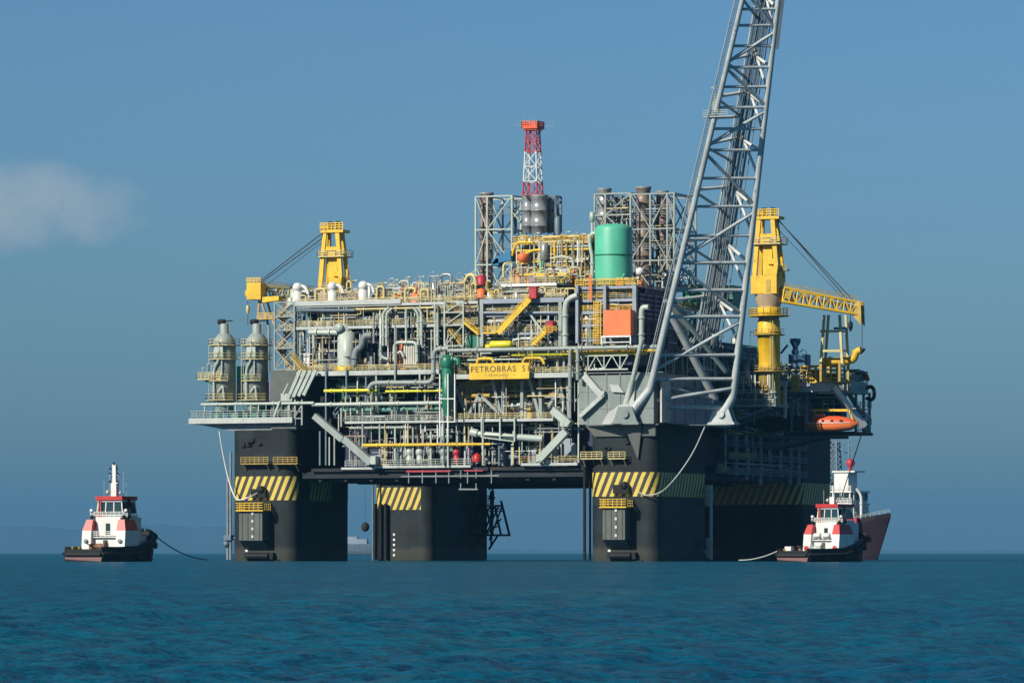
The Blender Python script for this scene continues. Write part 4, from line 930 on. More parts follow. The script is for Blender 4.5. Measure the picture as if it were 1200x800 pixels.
# ------------------------------------------------------------------ single things on the platform
def tower_vessel(px, lbl):
    c = p(px, 470, 4); zb = Z(471, px, 4); s_ = 5.35; r = 2.45
    t = thing('tower_vessel', lbl, 'tower vessel', tuple(c), group='twin tower vessels on the outrigger deck')
    zt = Z(402, px, 4); H = zt - zb
    tpart(t, 'shell', 'grey', lambda m: m.lathe((c.x, 4, zb - 2.4), [(2.0, 0), (2.0, 2.4), (r, 2.5), (r, H + 2.4), (r * .92, H + 3.2), (r * .6, H + 4.2), (.95, H + 4.6), (.95, H + 6.4), (.75, H + 6.6)], 24))
    def platf(z, R, a0, a1, wide=1.3):
        def fn(m):
            n = 9; P_ = [(c.x + R * math.cos(a), 4 + R * math.sin(a)) for a in np.linspace(a0, a1, n)]; Q_ = [(c.x + r * math.cos(a), 4 + r * math.sin(a)) for a in np.linspace(a1, a0, n)]
            m.prism(P_ + Q_, z, z + .18); m.rail([(x, y, z + .18) for x, y in P_], 1.2, .045, 1.4, 2)
        tpart(t, 'ring_platform', 'yrail', fn)
    platf(zt - .6, r + 1.0, -3.5, .6); platf(zb + H * .35, r + 1.0, -3.6, -.9); platf(zb + .3, r + 1.6, -3.6, -.2); platf(zt - 3.6, r + .9, -3.3, .2)
    tpart(t, 'nozzle_pipe', 'pale', lambda m: (m.pipe([(c.x - 1.2, 1.4, zb + .5), (c.x - 1.2, 1.4, zb + H * .55), (c.x + .1, 1.0, zb + H * .7), (c.x + .1, 1.2, zt)], .3), m.pipe([(c.x - .2, 1.3, zb + 2), (c.x + 1.0, 1.3, zb + 3.5), (c.x + 1.2, 1.6, zb)], .25), m.pipe([(c.x + .7, 1.4, zt - .5), (c.x + .7, 1.4, zb + H * .45)], .2)))
    tpart(t, 'ladder', 'pale', lambda m: ([m.beam((c.x - r - .5, 3 + e * .5, zb), (c.x - r - .5, 3 + e * .5, zt + 1), .12) for e in (-1, 1)], [m.beam((c.x - r - .5, 2.5, z), (c.x - r - .5, 3.5, z), .08) for z in np.arange(zb, zt, .5)]))
    tpart(t, 'instrument_panel', 'pale', lambda m: m.box((c.x - 1.0, 1.0, zt - 3.2), (c.x + 1.1, 1.5, zt - .9)))
    tpart(t, 'vent_cowl', 'black', lambda m: (m.lathe((c.x - .5, 4, zt + 4.6), [(.1, -1.0), (.55, -.9), (.55, .6), (.1, .7)], 12, (1, 0, 0)), m.tube([(c.x + .1, 4, zt + 4.7), (c.x + 1.9, 4, zt + 4.8)], .14)))
    tpart(t, 'top_pipe', 'grey', lambda m: m.tube([(c.x + 1.4, 4, zt), (c.x + 1.4, 4, zt + 4.8)], .1))
    return t
tower_vessel(263, 'grey tower vessel with yellow ring platforms, outermost of the two on the left outrigger')
tower_vessel(301, 'grey tower vessel with yellow ring platforms, the one nearer the process module')
t = thing('side_balcony', 'small railed balcony jutting left from the outermost tower vessel', 'balcony', tuple(p(245, 446, 3)))
a = p(231, 445, 1.5); b = X(255)
tpart(t, 'floor', 'yrail', lambda m: m.box((a.x, 1.5, a.z), (b, 5, a.z + .25)))
tpart(t, 'guard_rail', 'yrail', lambda m: (m.rail([(b, 1.5, a.z + .25), (a.x, 1.5, a.z + .25), (a.x, 5, a.z + .25)], 1.3, .07, 1)))
tpart(t, 'lamp_post', 'pale', lambda m: [m.tube([(x, 2, a.z + .2), (x, 2, a.z + h), (x + .6, 2, a.z + h)], .09) for x, h in ((a.x + 1, 2.6), (a.x + 2.2, 3.4), (a.x + 3.2, 3))])
tpart(t, 'bracket', 'teal', lambda m: m.beam((a.x + 1.5, 2.5, a.z), (b + .5, 2.5, a.z - 4), .4))
t = thing('deck_cabinet', 'green equipment cabinet wedged between the twin tower vessels', 'cabinet', tuple(p(282, 468, 6)))
A, B = p(277.5, 429, 6), p(289, 470, 6)
tpart(t, 'body', 'mint', lambda m: m.box((A.x, 6, Z(446, 282, 6)), (B.x, 9, A.z)))
tpart(t, 'stand', 'grey', lambda m: [m.box((x, 6, B.z), (x + .9, 8, Z(446, 282, 6))) for x in (A.x, B.x - 1)])
t = thing('deck_tank', 'small pink-brown upright tank on the outrigger beside the stairs', 'tank', tuple(p(317, 465, 2)))
tpart(t, 'shell', 'purple', lambda m: m.lathe(p(317, 470, 2), [(.35, 0), (.35, 4.4), (.1, 4.6)], 10))
# green caisson column
t = thing('green_caisson', 'tall dark green pipe column hanging down past the deck left of the name board', 'caisson', tuple(p(525, 487, -2.4)))
c = p(524, 487, -2.4); zt = Z(431, 524, -2.4)
tpart(t, 'column', 'green', lambda m: m.lathe((c.x, -2.4, c.z), [(.7, 0), (.75, .8), (1.12, 1.6), (1.12, zt - c.z), (.9, zt - c.z + .1)], 16))
tpart(t, 'head', 'green', lambda m: (m.lathe((c.x, -2.4, zt), [(1.2, 0), (1.45, .3), (1.45, 1.9), (1.0, 2.6), (.1, 2.8)], 16), m.pipe([(c.x, -2.4, zt + 1.8), (c.x + 2.6, -2.4, zt + 1.8), (c.x + 2.6, -2.4, zt + .6)], .62)))
tpart(t, 'support_frame', 'white', lambda m: ([m.beam(p(x, 438, -3.4), p(x, y, -3.4), .24) for x, y in ((515.5, 511), (533, 494), (525, 511))], [m.beam(p(515, y, -3.4), p(533.5, y, -3.4), .22) for y in (467, 494)]))
# name board
t = thing('name_board', 'yellow board with the platform name in dark letters on the deck edge', 'sign', tuple(p(585, 443, -2.6)))
A, B = p(550, 426, -2.8), p(620, 443.5, -2.8)
sb = tpart(t, 'board', 'yellow', lambda m: m.box((A.x, -2.8, B.z), (B.x, -2.55, A.z)))
tpart(t, 'hanger', 'yellow', lambda m: (m.pipe([(X(565), -2.6, A.z), (X(566), -2.6, A.z + 1.0), (X(583), -2.6, A.z + 1.0), (X(584), -2.6, A.z)], .32), m.pipe([(X(618), -2.4, A.z), (X(619.5), -2.4, A.z + .95), (X(640), -2.4, A.z + .95), (X(643), -2.4, A.z - .3)], .3)))
tpart(t, 'bracket', 'grey2', lambda m: [m.beam((x, -2.5, (A.z + B.z) / 2), (x, -1.2, (A.z + B.z) / 2), .3) for x in (A.x + 1, B.x - 1)])
def text(s_, name, m, x0, x1, z, h, y, parent):
    cu = bpy.data.curves.new(name, 'FONT'); cu.body = s_; cu.size = 1; cu.extrude = .02; cu.space_character = 1.12
    o = bpy.data.objects.new(name, cu); COL.objects.link(o)
    bpy.context.view_layer.update(); w_ = o.dimensions.x
    o.scale = ((x1 - x0) / w_, h / .72, 1); o.rotation_euler = (math.pi / 2, 0, 0)
    me = bpy.data.meshes.new_from_object(o); me.name = name; bpy.data.objects.remove(o)
    kx, kz = (x1 - x0) / w_, h / .72; off = OFF.get(parent.name, V((0, 0, 0)))
    me.transform(Matrix.Translation(V((x0, y, z)) - off) @ Matrix.Rotation(math.pi / 2, 4, 'X') @ Matrix.Diagonal((kx, kz, 1, 1)))
    o = bpy.data.objects.new(name, me); COL.objects.link(o); me.materials.clear(); me.materials.append(M[m]); o.parent = parent
    return o
text('PETROBRAS  51', 'lettering', 'ink', X(551.5, -2.8), X(618.8, -2.8), Z(435.3, 585, -2.8), 1.25, -2.83, t)
text('RIO DE JANEIRO', 'lettering', 'inkfaint', X(573, -2.8), X(596, -2.8), Z(440.5, 585, -2.8), .45, -2.83, t)
# green tank
t = thing('green_tank', 'big mint green upright tank with a domed top in front of the right-hand stacks', 'tank', tuple(p(719, 331, 6)))
c = p(719, 331, 6); R = (X(740, 6) - X(699, 6)) / 2 ; zt = Z(262, 719, 6); zm = Z(299.5, 719, 6); h = zt - zt2
tpart(t, 'shell', 'mint', lambda m: m.lathe((c.x, 6, zt2 - .1), [(R, 0), (R, h - 1.3), (R * .96, h - .8), (R * .85, h - .35), (R * .55, h - .05), (.1, h + .05)], 40))
tpart(t, 'hoop', 'green', lambda m: (m.lathe((c.x, 6, zm - .12), [(R, 0), (R + .12, .02), (R + .12, .25), (R, .27)], 40), m.lathe((c.x, 6, zt2 + .1), [(R, 0), (R + .15, .02), (R + .15, .4), (R, .42)], 40)))
tpart(t, 'guard_rail', 'yellow', lambda m: m.rail([(X(673), .6, zt2), (X(746), .6, zt2)], 1.5, .08, 1.2))
tpart(t, 'overflow_pipe', 'pale', lambda m: (m.pipe([p(699, 273, 6), p(693, 274, 6), p(690.5, 279, 6), p(692, 292, 6), p(694, 300, 6), p(694, 332, 6)], .42, 1), m.tube([p(694, 250, 6), p(694, 277, 6)], .3), m.lathe(p(694, 260, 6), [(.1, 0), (.55, .1), (.55, 2), (.1, 2.1)], 10)))
tpart(t, 'pipe_spool', 'mint', lambda m: m.pipe([(X(730, 3), 2.4, zt2), (X(730, 3), 2.4, zt2 + 1.8), (X(733.5, 3), 2.4, zt2 + 2.6)], .22))
tpart(t, 'nozzle', 'white', lambda m: (m.lathe(p(750, 322, 4), [(.5, 0), (.9, .3), (.9, 1.2), (.1, 1.6)], 10), m.tube([p(748, 333, 4), p(748, 324, 4)], .3)))
# exhaust stacks with their braced frames
def stack(px, ytop, ybot, Yk, rpx, m, lbl, grp, rim='grey2'):
    c = p(px, ybot, Yk); zt = Z(ytop, px, Yk); r = rpx / 5.2
    t = thing('exhaust_stack', lbl, 'stack', tuple(c), group=grp)
    def fn(mm):
        h = zt - c.z; pr = [(r * .98, 0)]
        n = max(3, int(h / 3.2))
        for i in range(1, n):
            z = h * i / n; pr += [(r, z - .12), (r * 1.07, z - .1), (r * 1.07, z + .1), (r, z + .12)]
        pr += [(r, h - .9), (r * 1.06, h - .8), (r * 1.06, h)]
        mm.lathe((c.x, Yk, c.z), pr, 20); 
    tpart(t, 'stack_tube', m, fn)
    tpart(t, 'rim', rim, lambda mm: mm.lathe((c.x, Yk, zt - .02), [(r * 1.12, -.35), (r * 1.14, .04), (r * .9, .06), (r * .88, -.3), (.05, -.3)], 20))
    return t
g1 = 'exhaust stacks left of the green tank'; g2 = 'exhaust stacks behind the green tank'
stack(570, 226, 345, 26, 7.4, 'stack', 'brown exhaust stack standing alone in the open frame at the far left of the stacks', g1)
stack(619, 228, 283, 24, 6.5, 'steel', 'pale steel exhaust stack under the left foot of the red-white mast', g1)
stack(632, 229, 283, 23, 9.0, 'steel', 'widest steel exhaust stack, right under the red-white mast', g1)
stack(644, 233, 283, 27, 5.5, 'steel', 'slim steel exhaust stack at the right edge of the mast cluster', g1)
stack(708, 221, 330, 30, 7.5, 'steel', 'grey steel exhaust stack rising behind the left edge of the green tank', g2)
stack(721, 229, 330, 33, 5.0, 'steel', 'slim steel stack showing just above the middle of the green tank', g2)
stack(732, 231, 330, 31, 5.0, 'grey2', 'slim dark stack showing above the right edge of the green tank', g2)
stack(754, 219, 340, 26, 7.8, 'stack', 'tallest brown rust-streaked stack right of the green tank', g2)
stack(776, 224, 340, 30, 6.6, 'stack', 'brown stack at the far right of the stacks beside the lattice boom', g2)
f1 = thing('stack_frame', 'open white-grey braced frame round the lone brown stack and the mast cluster', 'steel frame', tuple(p(600, 330, 22)))
def frame3(root, pxs, ys, Y0, Y1, m, w_=.42, xb=True, skip=()):
    zs = [Z(y, sum(pxs) / len(pxs), Y0) for y in ys]; xs = [X(px_, Y0) for px_ in pxs]
    for i, x in enumerate(xs):
        for yy in (Y0, Y1): tpart(root, 'post', m, lambda mb: mb.beam((x, yy, zs[-1]), (x, yy, zs[0]), w_))
        tpart(root, 'brace', m, lambda mb: [(mb.beam((x, Y0, z), (x, Y1, z), w_ * .7), mb.beam((x, Y0, zs[k]), (x, Y1, zs[min(k + 1, len(zs) - 1)]), w_ * .5)) for k, z in enumerate(zs)])
    for yy in (Y0, Y1):
        for z in zs[:-1]: tpart(root, 'beam', m, lambda mb: mb.beam((xs[0], yy, z), (xs[-1], yy, z), w_ * .8))
        for i in range(len(xs) - 1):
            for k in range(len(zs) - 1):
                def br(mb):
                    a, b = (xs[i], xs[i+1]) if (i + k) % 2 == 0 else (xs[i+1], xs[i])
                    xm = b if abs(xs[i+1] - xs[i]) < 6 else b
                    mb.beam((a, yy, zs[k]), (xm, yy, zs[k+1]), w_ * .6)
                    if yy == Y1 and xb: mb.beam((b, yy + .05, zs[k]), (a, yy + .05, zs[k+1]), w_ * .5)
                tpart(root, 'brace', m, br)
frame3(f1, [557.5, 571, 600], [230, 269, 310, 345], 22.5, 31, 'pale', .36)
frame3(f1, [600, 653], [231, 272], 32, 34, 'bluesteel', .45)
tpart(f1, 'blue_pipe', 'blue', lambda m: (m.tube([p(604, 277, 21), p(650, 276, 21)], .55), [m.lathe(p(x, 279, 20.8), [(.3, 0), (.5, .3), (.5, .8), (.2, 1.2)], 8) for x in (607, 616, 626, 633, 641, 648)]))
tpart(f1, 'side_drum', 'bluesteel', lambda m: (m.lathe(p(653.5, 281, 25), [(.7, 0), (.75, 4.5), (.5, 5), (.1, 5.1)], 12), m.pipe([p(644, 231, 25), p(651, 236, 25), p(652, 262, 25)], .3)))
f2 = thing('stack_frame', 'dense white-grey braced frame round the stacks behind the green tank', 'steel frame', tuple(p(745, 330, 24)))
frame3(f2, [697, 709.5, 739], [227, 252, 280, 305, 332], 24, 33, 'grey', .38)
frame3(f2, [739, 762, 782, 790], [227, 268, 305, 335], 22, 35, 'grey', .36)
frame3(f2, [716, 728], [230, 246, 262, 278], 28, 36, 'bluesteel', .36)
frame3(f2, [744, 770], [240, 262, 284, 306, 330], 30, 38, 'bluesteel', .4)
clutter(f2, F(22), X(742, 22), X(790, 22), Z(336, 765, 22), 71, PAL1 + ['steel'], 5, 14, 10)
conduits(f2, F(25), X(698, 25), X(790, 25), Z(335, 745, 25), Z(229, 745, 25), 72, 34)
conduits(f2, F(29), X(698, 29), X(740, 29), Z(275, 745, 29), Z(231, 745, 29), 73, 20)
conduits(f1, F(26), X(604, 26), X(655, 26), Z(285, 630, 26), Z(234, 630, 26), 74, 18)
for z_, n_ in ((252, 26), (292, 31)):
    for root, a_, b_, Y_ in ((f2, 742, 790, 24.5), (f2, 699, 738, 26.5), (f1, 560, 598, 25)):
        tpart(root, 'service_platform', 'grey2', lambda m: (m.box((X(a_, Y_), Y_, Z(z_, a_, Y_)), (X(b_, Y_), Y_ + 1.2, Z(z_, a_, Y_) + .12)), m.rail([(X(a_, Y_), Y_, Z(z_, a_, Y_)), (X(b_, Y_), Y_, Z(z_, a_, Y_))], 1.1, .04, 1.5, 2)))
# red and white lattice mast
t = thing('lattice_mast', 'red and white lattice mast with an orange railed head above the grey stacks', 'mast', tuple(p(625, 228, 23)))
cx = X(624.5, 23); Ym = 23
def mast(m, ya, yb):
    za, zb = Z(ya, 625, Ym), Z(yb, 625, Ym)
    w = lambda z: 1.1 + (Z(152, 625, Ym) - z) * .038
    n = max(1, round((za - zb) / -2.6)) if za < zb else max(1, round((za - zb) / 2.6))
    c4 = lambda z: [(cx + sx * w(z), Ym + sy * w(z), z) for sx, sy in ((-1, -1), (1, -1), (1, 1), (-1, 1))]
    for k in range(n):
        z0_ = zb + (za - zb) * k / n; z1__ = zb + (za - zb) * (k + 1) / n; A_, B_ = c4(z0_), c4(z1__)
        for i in range(4):
            m.tube([A_[i], B_[i]], .17, 6); m.beam(A_[i], A_[(i+1) % 4], .15); m.beam(A_[i], B_[(i+1) % 4], .12); m.beam(A_[(i+1) % 4], B_[i], .12)
tpart(t, 'lattice_section', 'red', lambda m: mast(m, 153, 178)); tpart(t, 'lattice_section', 'white', lambda m: mast(m, 178, 213)); tpart(t, 'lattice_section', 'red', lambda m: mast(m, 213, 229))
zt = Z(152, 625, Ym)
tpart(t, 'head_platform', 'orangelt', lambda m: (m.box((cx - 1.5, Ym - 1.5, zt - .2), (cx + 1.5, Ym + 1.5, zt + .35)), m.rail([(cx - 1.8, Ym - 1.8, zt + .2), (cx + 1.8, Ym - 1.8, zt + .2), (cx + 1.8, Ym + 1.8, zt + .2), (cx - 1.8, Ym + 1.8, zt + .2), (cx - 1.8, Ym - 1.8, zt + .2)], 1.4, .11, .6), m.box((cx - 1.85, Ym - 1.85, zt + .1), (cx + 1.85, Ym + 1.85, zt + .5))))
tpart(t, 'aerial', 'grey2', lambda m: (m.beam((cx - 2, Ym, zt + .9), (cx - 4.4, Ym, zt + 1.3), .1), m.beam((cx + 2, Ym, zt + .4), (cx + 4.8, Ym, zt + .8), .1), m.beam((cx + 4.6, Ym, zt + .7), (cx + 4.6, Ym, zt + 1.6), .1), [m.beam((cx + x, Ym - 2, zt + 1), (cx + x, Ym - 2, zt + h), .09) for x, h in ((-1, 2.6), (.2, 2.9), (1.3, 2.6))], m.beam((cx - 3.2, Ym, zt + 1.2), (cx - 3.2, Ym, zt + 2), .1)))
tpart(t, 'cone_base', 'steel', lambda m: m.lathe((cx, Ym + 3.5, Z(233, 625, Ym)), [(2.2, 0), (1.6, 1.2), (.1, 1.4)], 16))

# ------------------------------------------------------------------ lattice flare boom on the near corner
t = thing('flare_boom', 'huge pale grey lattice boom rising out of the picture from the near corner', 'boom', tuple(p(790, 490, 2)))
o0 = V((-6.5, -2.6, 29.6)); bdir = V((.7071, .7071, 0)); wdir = V((.7071 * .42, -.7071 * .42, 1)).normalized()
nrm = bdir.cross(wdir).normalized()
B_ = lambda px, py: onplane(px, py, o0, nrm)
inn = -nrm if nrm.y < 0 else nrm          # direction back towards the platform
Lc = lambda y: 762 + (455 - y) * (870 - 762) / 455; Rc = lambda y: 860 + (455 - y) * (912 - 860) / 455 if y < 465 else 860
tpart(t, 'chord', 'boom', lambda m: m.tube([B_(735, 489), B_(761, 457), B_(Lc(452), 452), B_(Lc(200), 200), B_(Lc(-120), -120)], 1.0, 14, .5))
tpart(t, 'chord', 'boom', lambda m: m.tube([B_(845, 489), B_(857.5, 466), B_(Rc(460), 460), B_(Rc(200), 200), B_(Rc(-120), -120)], 1.02, 14, .5))
def backpt(y):
    f_ = (455 - y) / 575; dep = 9 * (1 - .5 * f_)
    cxp = (Lc(y) + Rc(y)) / 2 + 26 * (1 - .5 * f_)
    return B_(cxp, y) + inn * dep
tpart(t, 'chord', 'boom', lambda m: m.tube([B_(849, 478) + inn * 5, B_(800, 380) + inn * 6.5], .85, 12))
tpart(t, 'chord', 'boomdark', lambda m: m.tube([backpt(392), backpt(-120)], .42, 12, .32))
bund = []
for k in range(22):
    e = bdir * ((k - 10.5) * .17) + inn * (.5 * ((k % 3) - 1)) - inn * .9
    tpart(t, 'flare_pipe', 'boomdark' if k % 5 else 'boom', lambda m: m.tube([backpt(436) + e * 2.2 + inn * 5, backpt(400 + 7 * (k % 4)) + e * 1.5 + V((0, 0, -2 * (k % 2))), backpt(100) + e * 1.2, backpt(-120) + e], .12 if k % 2 else .16, 7))
ys_ = [11, 30, 54, 79, 102, 126, 151, 176, 209, 242, 276, 308, 340, 371, 416, 444]
for y in ys_ + [-15, -40, -65, -90]: tpart(t, 'horizontal', 'boom', lambda m: m.tube([B_(Lc(y), y), B_(Rc(y), y)], .3 if y < 300 else .38, 8))
zig = [(-95, 'R'), (-60, 'L'), (-20, 'R')]
for (ya, sa), (yb, sb_) in (((-90, 'L'), (-50, 'R')), ((-15, 'L'), (-50, 'R')), ((-12, 'L'), (34, 'R')), ((73, 'L'), (38, 'R')), ((80, 'L'), (124, 'R')), ((171, 'L'), (130, 'R')), ((180, 'L'), (240, 'R')), ((303, 'L'), (249, 'R')), ((312, 'L'), (368, 'R')), ((434, 'L'), (376, 'R'))):
    tpart(t, 'diagonal', 'boom', lambda m: m.tube([B_(Lc(ya), ya), B_(Rc(yb), yb)], .36, 8))
for ya, yb in ((-60, -42), (-5, 10), (70, 78), (113, 124), (169, 177), (222, 242), (281, 307), (352, 372)):
    ym = (ya + yb) / 2; bp_ = backpt(ym)
    tpart(t, 'rear_strut', 'white', lambda m: m.tube([B_(Lc(ya), ya), bp_, B_(Rc(yb), yb)], .36, 8))  # white colour paints these boom struts as sunlit
    tpart(t, 'rear_strut', 'white', lambda m: m.tube([backpt(ym - 10), B_(Rc(yb + 30), yb + 30)], .32, 8))
    tpart(t, 'rear_strut', 'boom', lambda m: m.tube([backpt(ym + 30), B_(Lc(ya + 4), ya + 4)], .3, 8))
for a, b, r_, d_ in (((790, 358), (857, 441), .5, 3), ((752, 472), (856, 455), .42, 0), ((745, 478), (850, 478), .42, .5), ((764, 455), (845, 476), .38, 4), ((790, 362), (818, 395), .45, 5), ((757, 400), (738, 482), .5, 2)):
    tpart(t, 'base_strut', 'boom' if r_ < .45 else 'pale', lambda m: m.tube([B_(*a) + inn * d_, B_(*b) + inn * d_], r_, 8))
tpart(t, 'ladder', 'boom', lambda m: ([m.tube([B_(Lc(440) - 7 - k * 2, 440), B_(Lc(0) - 7 - k * 2, 0), B_(Lc(-118) - 6 - k * 2, -118)], .1, 5) for k in (0, 1)], [m.beam(B_(Lc(y) - 9, y), B_(Lc(y) - 4, y), .1) for y in range(-110, 440, 3)]))
tpart(t, 'service_platform', 'grey', lambda m: ((lambda a: (m.box((a.x - 2.2, a.y - 1, a.z), (a.x + 4.5, a.y + 3, a.z + .25)), m.rail([(a.x - 2.2, a.y - 1, a.z + .2), (a.x + 3, a.y - 1, a.z + .2)], 1.2, .06, 1), m.beam((a.x, a.y, a.z), (a.x, a.y, a.z + 6), .3), m.beam((a.x - .8, a.y, a.z + 6), (a.x + .4, a.y, a.z + 6.2), .3), m.box((a.x - .5, a.y - .4, a.z + 1), (a.x + 1, a.y + .4, a.z + 3.5))))(B_(838, 138))))
tpart(t, 'cable_guard', 'boomdark', lambda m: m.beam(B_(Rc(57) + 4, 57), B_(Rc(-120) + 5, -120), .7, 1.2))
for px, w_ in ((735, 9), (847, 10)):
    a = B_(px, 489)
    tpart(t, 'hinge_foot', 'node' if px < 800 else 'boom', lambda m: (m.slab([a + V((-1.6, -1, 2.2)), a + V((1.4, -1, 2.2)), a + V((2.6, -1, -1.0)), a + V((-2.8, -1, -1.0))], (0, .5, 0)), m.slab([a + V((-1.6, 1, 2.2)), a + V((1.4, 1, 2.2)), a + V((2.6, 1, -1.0)), a + V((-2.8, 1, -1.0))], (0, .5, 0)), m.tube([a + V((0, -1.5, .7)), a + V((0, 1.8, .7))], .8, 12), m.box(a + V((-3, -1.4, -1.5)), a + V((3, 1.9, -1.0)))))
lf, rf = B_(735, 489), B_(847, 489)
tpart(t, 'boom_sponson', 'grey2', lambda m: m.prism([(-15.3, -1.0), (lf.x - 2.5, lf.y - 2.2), (rf.x + 2.8, rf.y - .5), (rf.x + 1.0, rf.y + 4), (.6, 26), (.6, -.98)], 28.3, lf.z - 1.51))

# ------------------------------------------------------------------ yellow pedestal cranes
def crane_tower(t, c, zb, s_, lean=1):
    """A-frame and machinery house of a pedestal crane, drawn in metres about the slewing ring at c"""
    x, y = c
    tpart(t, 'machinery_house', 'yellow', lambda m: (m.box((x - 3.2, y - 2.6, zb), (x + 2.7, y + 3, zb + 3.9)), m.slab([(x - .4, y - 2.6, zb + 3.9), (x + 2.7, y - 2.6, zb + 3.9), (x + 3.0, y - 2.6, zb + 6.2), (x + .6, y - 2.6, zb + 5.4)], (0, 4, 0))), bevel=.08)
    tpart(t, 'door', 'ydirty', lambda m: m.box((x + .3, y - 2.68, zb + .4), (x + 1.3, y - 2.6, zb + 3)))
    zt = zb + 17.2
    for sx, lo, hi in ((-1, -2.7, -1.75), (1, 2.5, 1.35)):
        tpart(t, 'tower_leg', 'yellow', lambda m: m.beam((x + lo, y - 1.6, zb + 3.5), (x + hi, y - 1.2, zt - 1), .95, .8))
        tpart(t, 'tower_leg', 'yellow', lambda m: m.beam((x + lo, y + 2.2, zb + 3.5), (x + hi, y + 1.0, zt - 1), .8, .7))
    tpart(t, 'winch_column', 'yellow', lambda m: (m.beam((x, y, zb + 3.8), (x, y, zb + 10.6), 2.1, 1.8), m.box((x + .2, y - 1.4, zb + 6.4), (x + 1.7, y - .6, zb + 7.6))))
    tpart(t, 'service_platform', 'yrail', lambda m: (m.box((x - 3.1, y - 2.4, zb + 10.6), (x + 3.4, y + 2.4, zb + 10.85)), m.rail([(x - 3.1, y + 2.4, zb + 10.85), (x - 3.1, y - 2.4, zb + 10.85), (x + 3.4, y - 2.4, zb + 10.85), (x + 3.4, y + 2.4, zb + 10.85)], 1.2, .06, 1)))
    tpart(t, 'arch_plate', 'yellow', lambda m: (m.box((x - 2.0, y - 1.5, zb + 12.1), (x + 1.6, y - 1.0, zb + 12.9)), m.beam((x - 1.2, y - 1.25, zb + 12.8), (x - 1.2, y - 1.25, zt - 1.6), .3), m.slab([(x - 1.9, y - 1.5, zt - 2.0), (x - 1.0, y - 1.5, zt - 1.2), (x + .6, y - 1.5, zt - 1.2), (x + 1.5, y - 1.5, zt - 2.0), (x + 1.5, y - 1.5, zt - .4), (x - 1.9, y - 1.5, zt - .4)], (0, .6, 0)), m.box((x - .9, y - 1.2, zb + 10.9), (x + .6, y - .4, zb + 12.2))))
    tpart(t, 'head_platform', 'yellow', lambda m: (m.box((x - 2.6, y - 1.8, zt - 1.2), (x + 2.9, y + 1.8, zt - .6)), m.rail([(x - 2.6, y - 1.8, zt - .6), (x + 2.9, y - 1.8, zt - .6)], 1.5, .1, .9), m.box((x - 2.4, y - 1.7, zt - .4), (x - .6, y + .4, zt + .5))))
    tpart(t, 'sheave', 'black', lambda m: [m.lathe((x + k, y, zt + .5), [(.1, -.12), (.9, -.12), (.9, .12), (.1, .12)], 12, (1, 0, 0)) for k in (-1.3, -.7, .7, 1.2)])
    tpart(t, 'lamp_box', 'ydirty', lambda m: (m.box((x + 2.8, y - 1, zb + 5), (x + 4.4, y + 1, zb + 5.25)), m.rail([(x + 2.8, y - 1, zb + 5.2), (x + 4.4, y - 1, zb + 5.2)], 1.2, .06, .8), m.tube([(x + 3.3, y, zb + 5.2), (x + 3.3, y, zb + 9)], .1, 5)))
    return zt
def boom_girder(t, a, b, hgt, wid, m='yrail'):
    a, b = V(a), V(b); d = (b - a).normalized(); side = d.cross(V((0, 0, 1))).normalized() * wid / 2; upv = side.cross(d).normalized() * hgt / 2
    if upv.z < 0: upv = -upv
    n = 11
    def fn(mb):
        for s1_ in (-1, 1):
            for s2_ in (-1, 1): mb.beam(a + side * s1_ + upv * s2_, b + side * s1_ * .8 + upv * s2_ * .85, .42, .42)
        for i in range(n + 1):
            f_ = i / n; k = 1 - .18 * f_; c_ = a.lerp(b, f_)
            for s1_ in (-1, 1):
                mb.beam(c_ + side * s1_ * k - upv * k, c_ + side * s1_ * k + upv * k, .22)
                if i < n:
                    c2 = a.lerp(b, (i + 1) / n); mb.beam(c_ + side * s1_ * k + upv * k * (1 if i % 2 else -1), c2 + side * s1_ * k + upv * k * (-1 if i % 2 else 1), .24)
            mb.beam(c_ - side * k - upv * k, c_ + side * k - upv * k, .2); mb.beam(c_ - side * k + upv * k, c_ + side * k + upv * k, .2)
        mb.beam(a - upv * 1.0, b - upv * .9, wid * .8, .3)
    tpart(t, 'boom', m, fn)
    tpart(t, 'boom_walkway', 'ydirty', lambda mb: (mb.beam(a + upv * .2, b + upv * .15, wid * .5, .2), mb.rail([a + side + upv, b + side + upv], .9, .06, 1.5, 2)))
YK = 43; c = p(901, 345, YK); zb = c.z
t = thing('pedestal_crane', 'yellow pedestal crane right of the lattice boom, its jib resting out to the right', 'crane', tuple(p(901, 440, YK)), group='yellow pedestal cranes')
ztop = crane_tower(t, (c.x, YK), zb, 1)
zq = lambda y: Z(y, 901, YK)
tpart(t, 'pedestal', 'ydirty', lambda m: m.lathe((c.x, YK, zq(474)), [(2.5, 0), (2.5, zq(436) - zq(474)), (2.75, zq(435) - zq(474)), (2.75, zq(431) - zq(474)), (2.45, zq(430) - zq(474))], 24))
tpart(t, 'pedestal', 'yellow', lambda m: m.lathe((c.x, YK, zq(430)), [(2.45, 0), (2.4, zq(393) - zq(430)), (2.65, zq(392) - zq(430)), (2.65, zq(389) - zq(430)), (2.4, zq(388) - zq(430)), (2.4, zq(376) - zq(430)), (2.3, zq(375) - zq(430))], 24))
tpart(t, 'slewing_column', 'tan', lambda m: m.lathe((c.x, YK, zq(376)), [(2.2, 0), (2.2, zq(362) - zq(376)), (2.9, zq(352) - zq(376)), (2.9, zb - zq(376))], 24))
